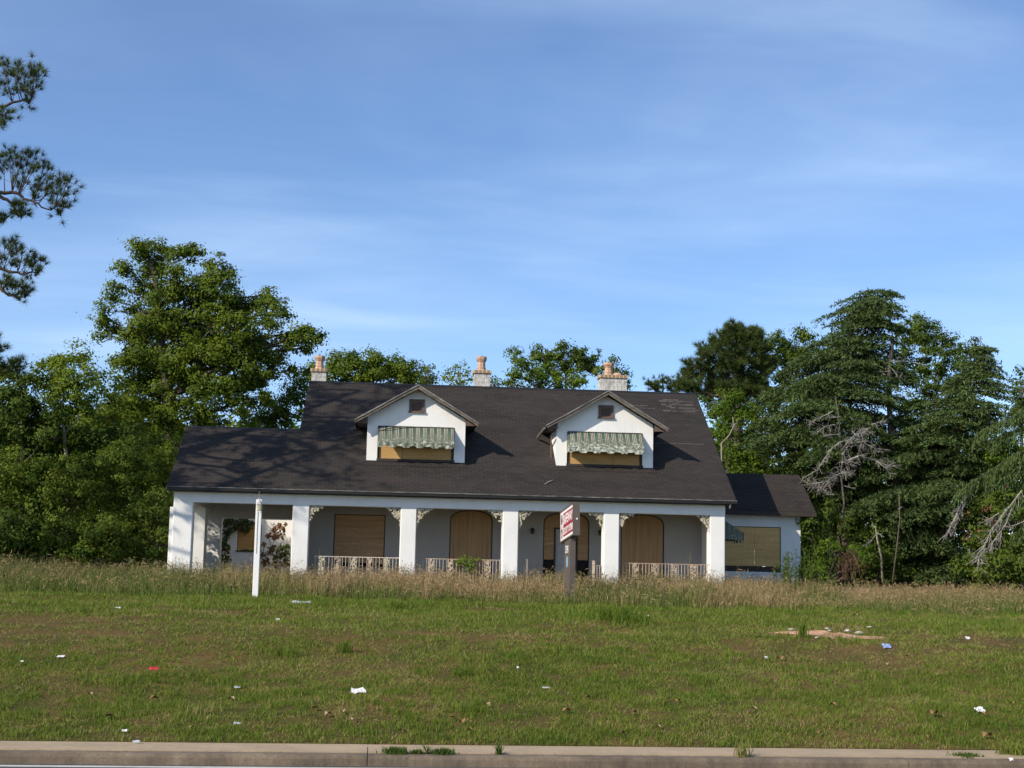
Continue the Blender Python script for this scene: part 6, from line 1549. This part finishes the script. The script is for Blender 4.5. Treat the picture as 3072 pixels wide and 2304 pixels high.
# bare red clay with pale stones
def clay_patch():
    c = CLAY; n = 40; mb = MB(); r = np.random.default_rng(4)
    rings = 5; mb.v.append((c.x, c.y, float(ground_z(c.x, c.y))+0.045))
    for q in range(1, rings+1):
        for k in range(n):
            w = 2*math.pi*k/n; jit = 1+0.18*math.sin(3*w+1)+0.12*math.sin(7*w)+(0.22*math.sin(k*7.7)+0.15*math.sin(k*3.1) if q >= rings-1 else 0)
            x = c.x+1.02*q/rings*jit*math.cos(w); y = c.y+0.70*q/rings*(jit+0.2*math.sin(5*w+2))*math.sin(w)
            mb.v.append((x, y, float(ground_z(x, y))+0.045*(1-(q/rings)**3)-0.012*(q == rings)+float(fbm(np.array([x*6]), np.array([y*6]))[0]-0.5)*0.09*(q < rings)))
    for k in range(n): mb.f.append((0, 1+k, 1+(k+1) % n))
    for q in range(rings-1):
        for k in range(n): mb.f.append((1+q*n+k, 1+(q+1)*n+k, 1+(q+1)*n+(k+1) % n, 1+q*n+(k+1) % n))
    tag(mb.build('bare_clay', M['clay'], None, True), kind='structure')
M['clay'].node_tree.nodes['Principled BSDF'].inputs['Specular IOR Level'].default_value = 0.05
clay_patch()
def stone(u, v, px_, label):
    p = on_ground(u, v); s = px_*p.y/FPX*0.5; r = random.Random(int(u+v))
    mb = MB(); n = 8
    prof = [(0.35, -0.3), (0.85, -0.1), (1.0, 0.2), (0.75, 0.5), (0.3, 0.62)]
    mb.lathe((p.x, p.y, p.z+0.02), [(1.35*s*a_*r.uniform(0.85, 1.1), s*b_*1.1) for a_, b_ in prof], n, r.random())
    mb.v = [(x+r.uniform(-1, 1)*s*0.14, y+r.uniform(-1, 1)*s*0.14, z+r.uniform(-1, 1)*s*0.1) for x, y, z in mb.v]
    single('stone', mb, M['stone'], tuple(p), label, 'stone', 'stones on the clay patch')
for u, v, s, lb in ((2373, 1893, 14, 'pale stone at the left tip of the clay patch'), (2480, 1890, 13, 'upper of two white stones left of the clay patch middle'), (2488, 1897, 13, 'lower right of two white stones at the top of the clay patch'), (2466, 1909, 16, 'white stone at the lower left of the orange clay'), (2542, 1896, 15, 'greyish stone at the upper middle right of the clay'), (2577, 1904, 20, 'largest pale stone at the right end of the clay'), (2608, 1885, 12, 'white stone lying apart in grass, upper right of the clay'), (2450, 1917, 10, 'smallest stone at the lower edge of the clay'), (2563, 1915, 10, 'small pale stone at the lower right edge of the clay')):
    stone(u, v, s, lb)
# a stick lying on the roof
def roof_pt(u, v):
    d = ray(u, v); t = (RE_Z-RS*RE_Y-EYE)/(d[2]-RS*d[1]); return d*t+np.array([0, 0, EYE])
a_, b_ = roof_pt(1635, 1455), roof_pt(1660, 1443)
single('fallen_stick', MB().tube([a_+[0, 0, 0.03], (a_+b_)/2+[0, 0, 0.05], b_+[0, 0, 0.03]], [0.02, 0.024, 0.015], 6), M['dead_wood'], tuple(a_), 'short stick lying on the roof above the gutter, between the dormers', 'stick')
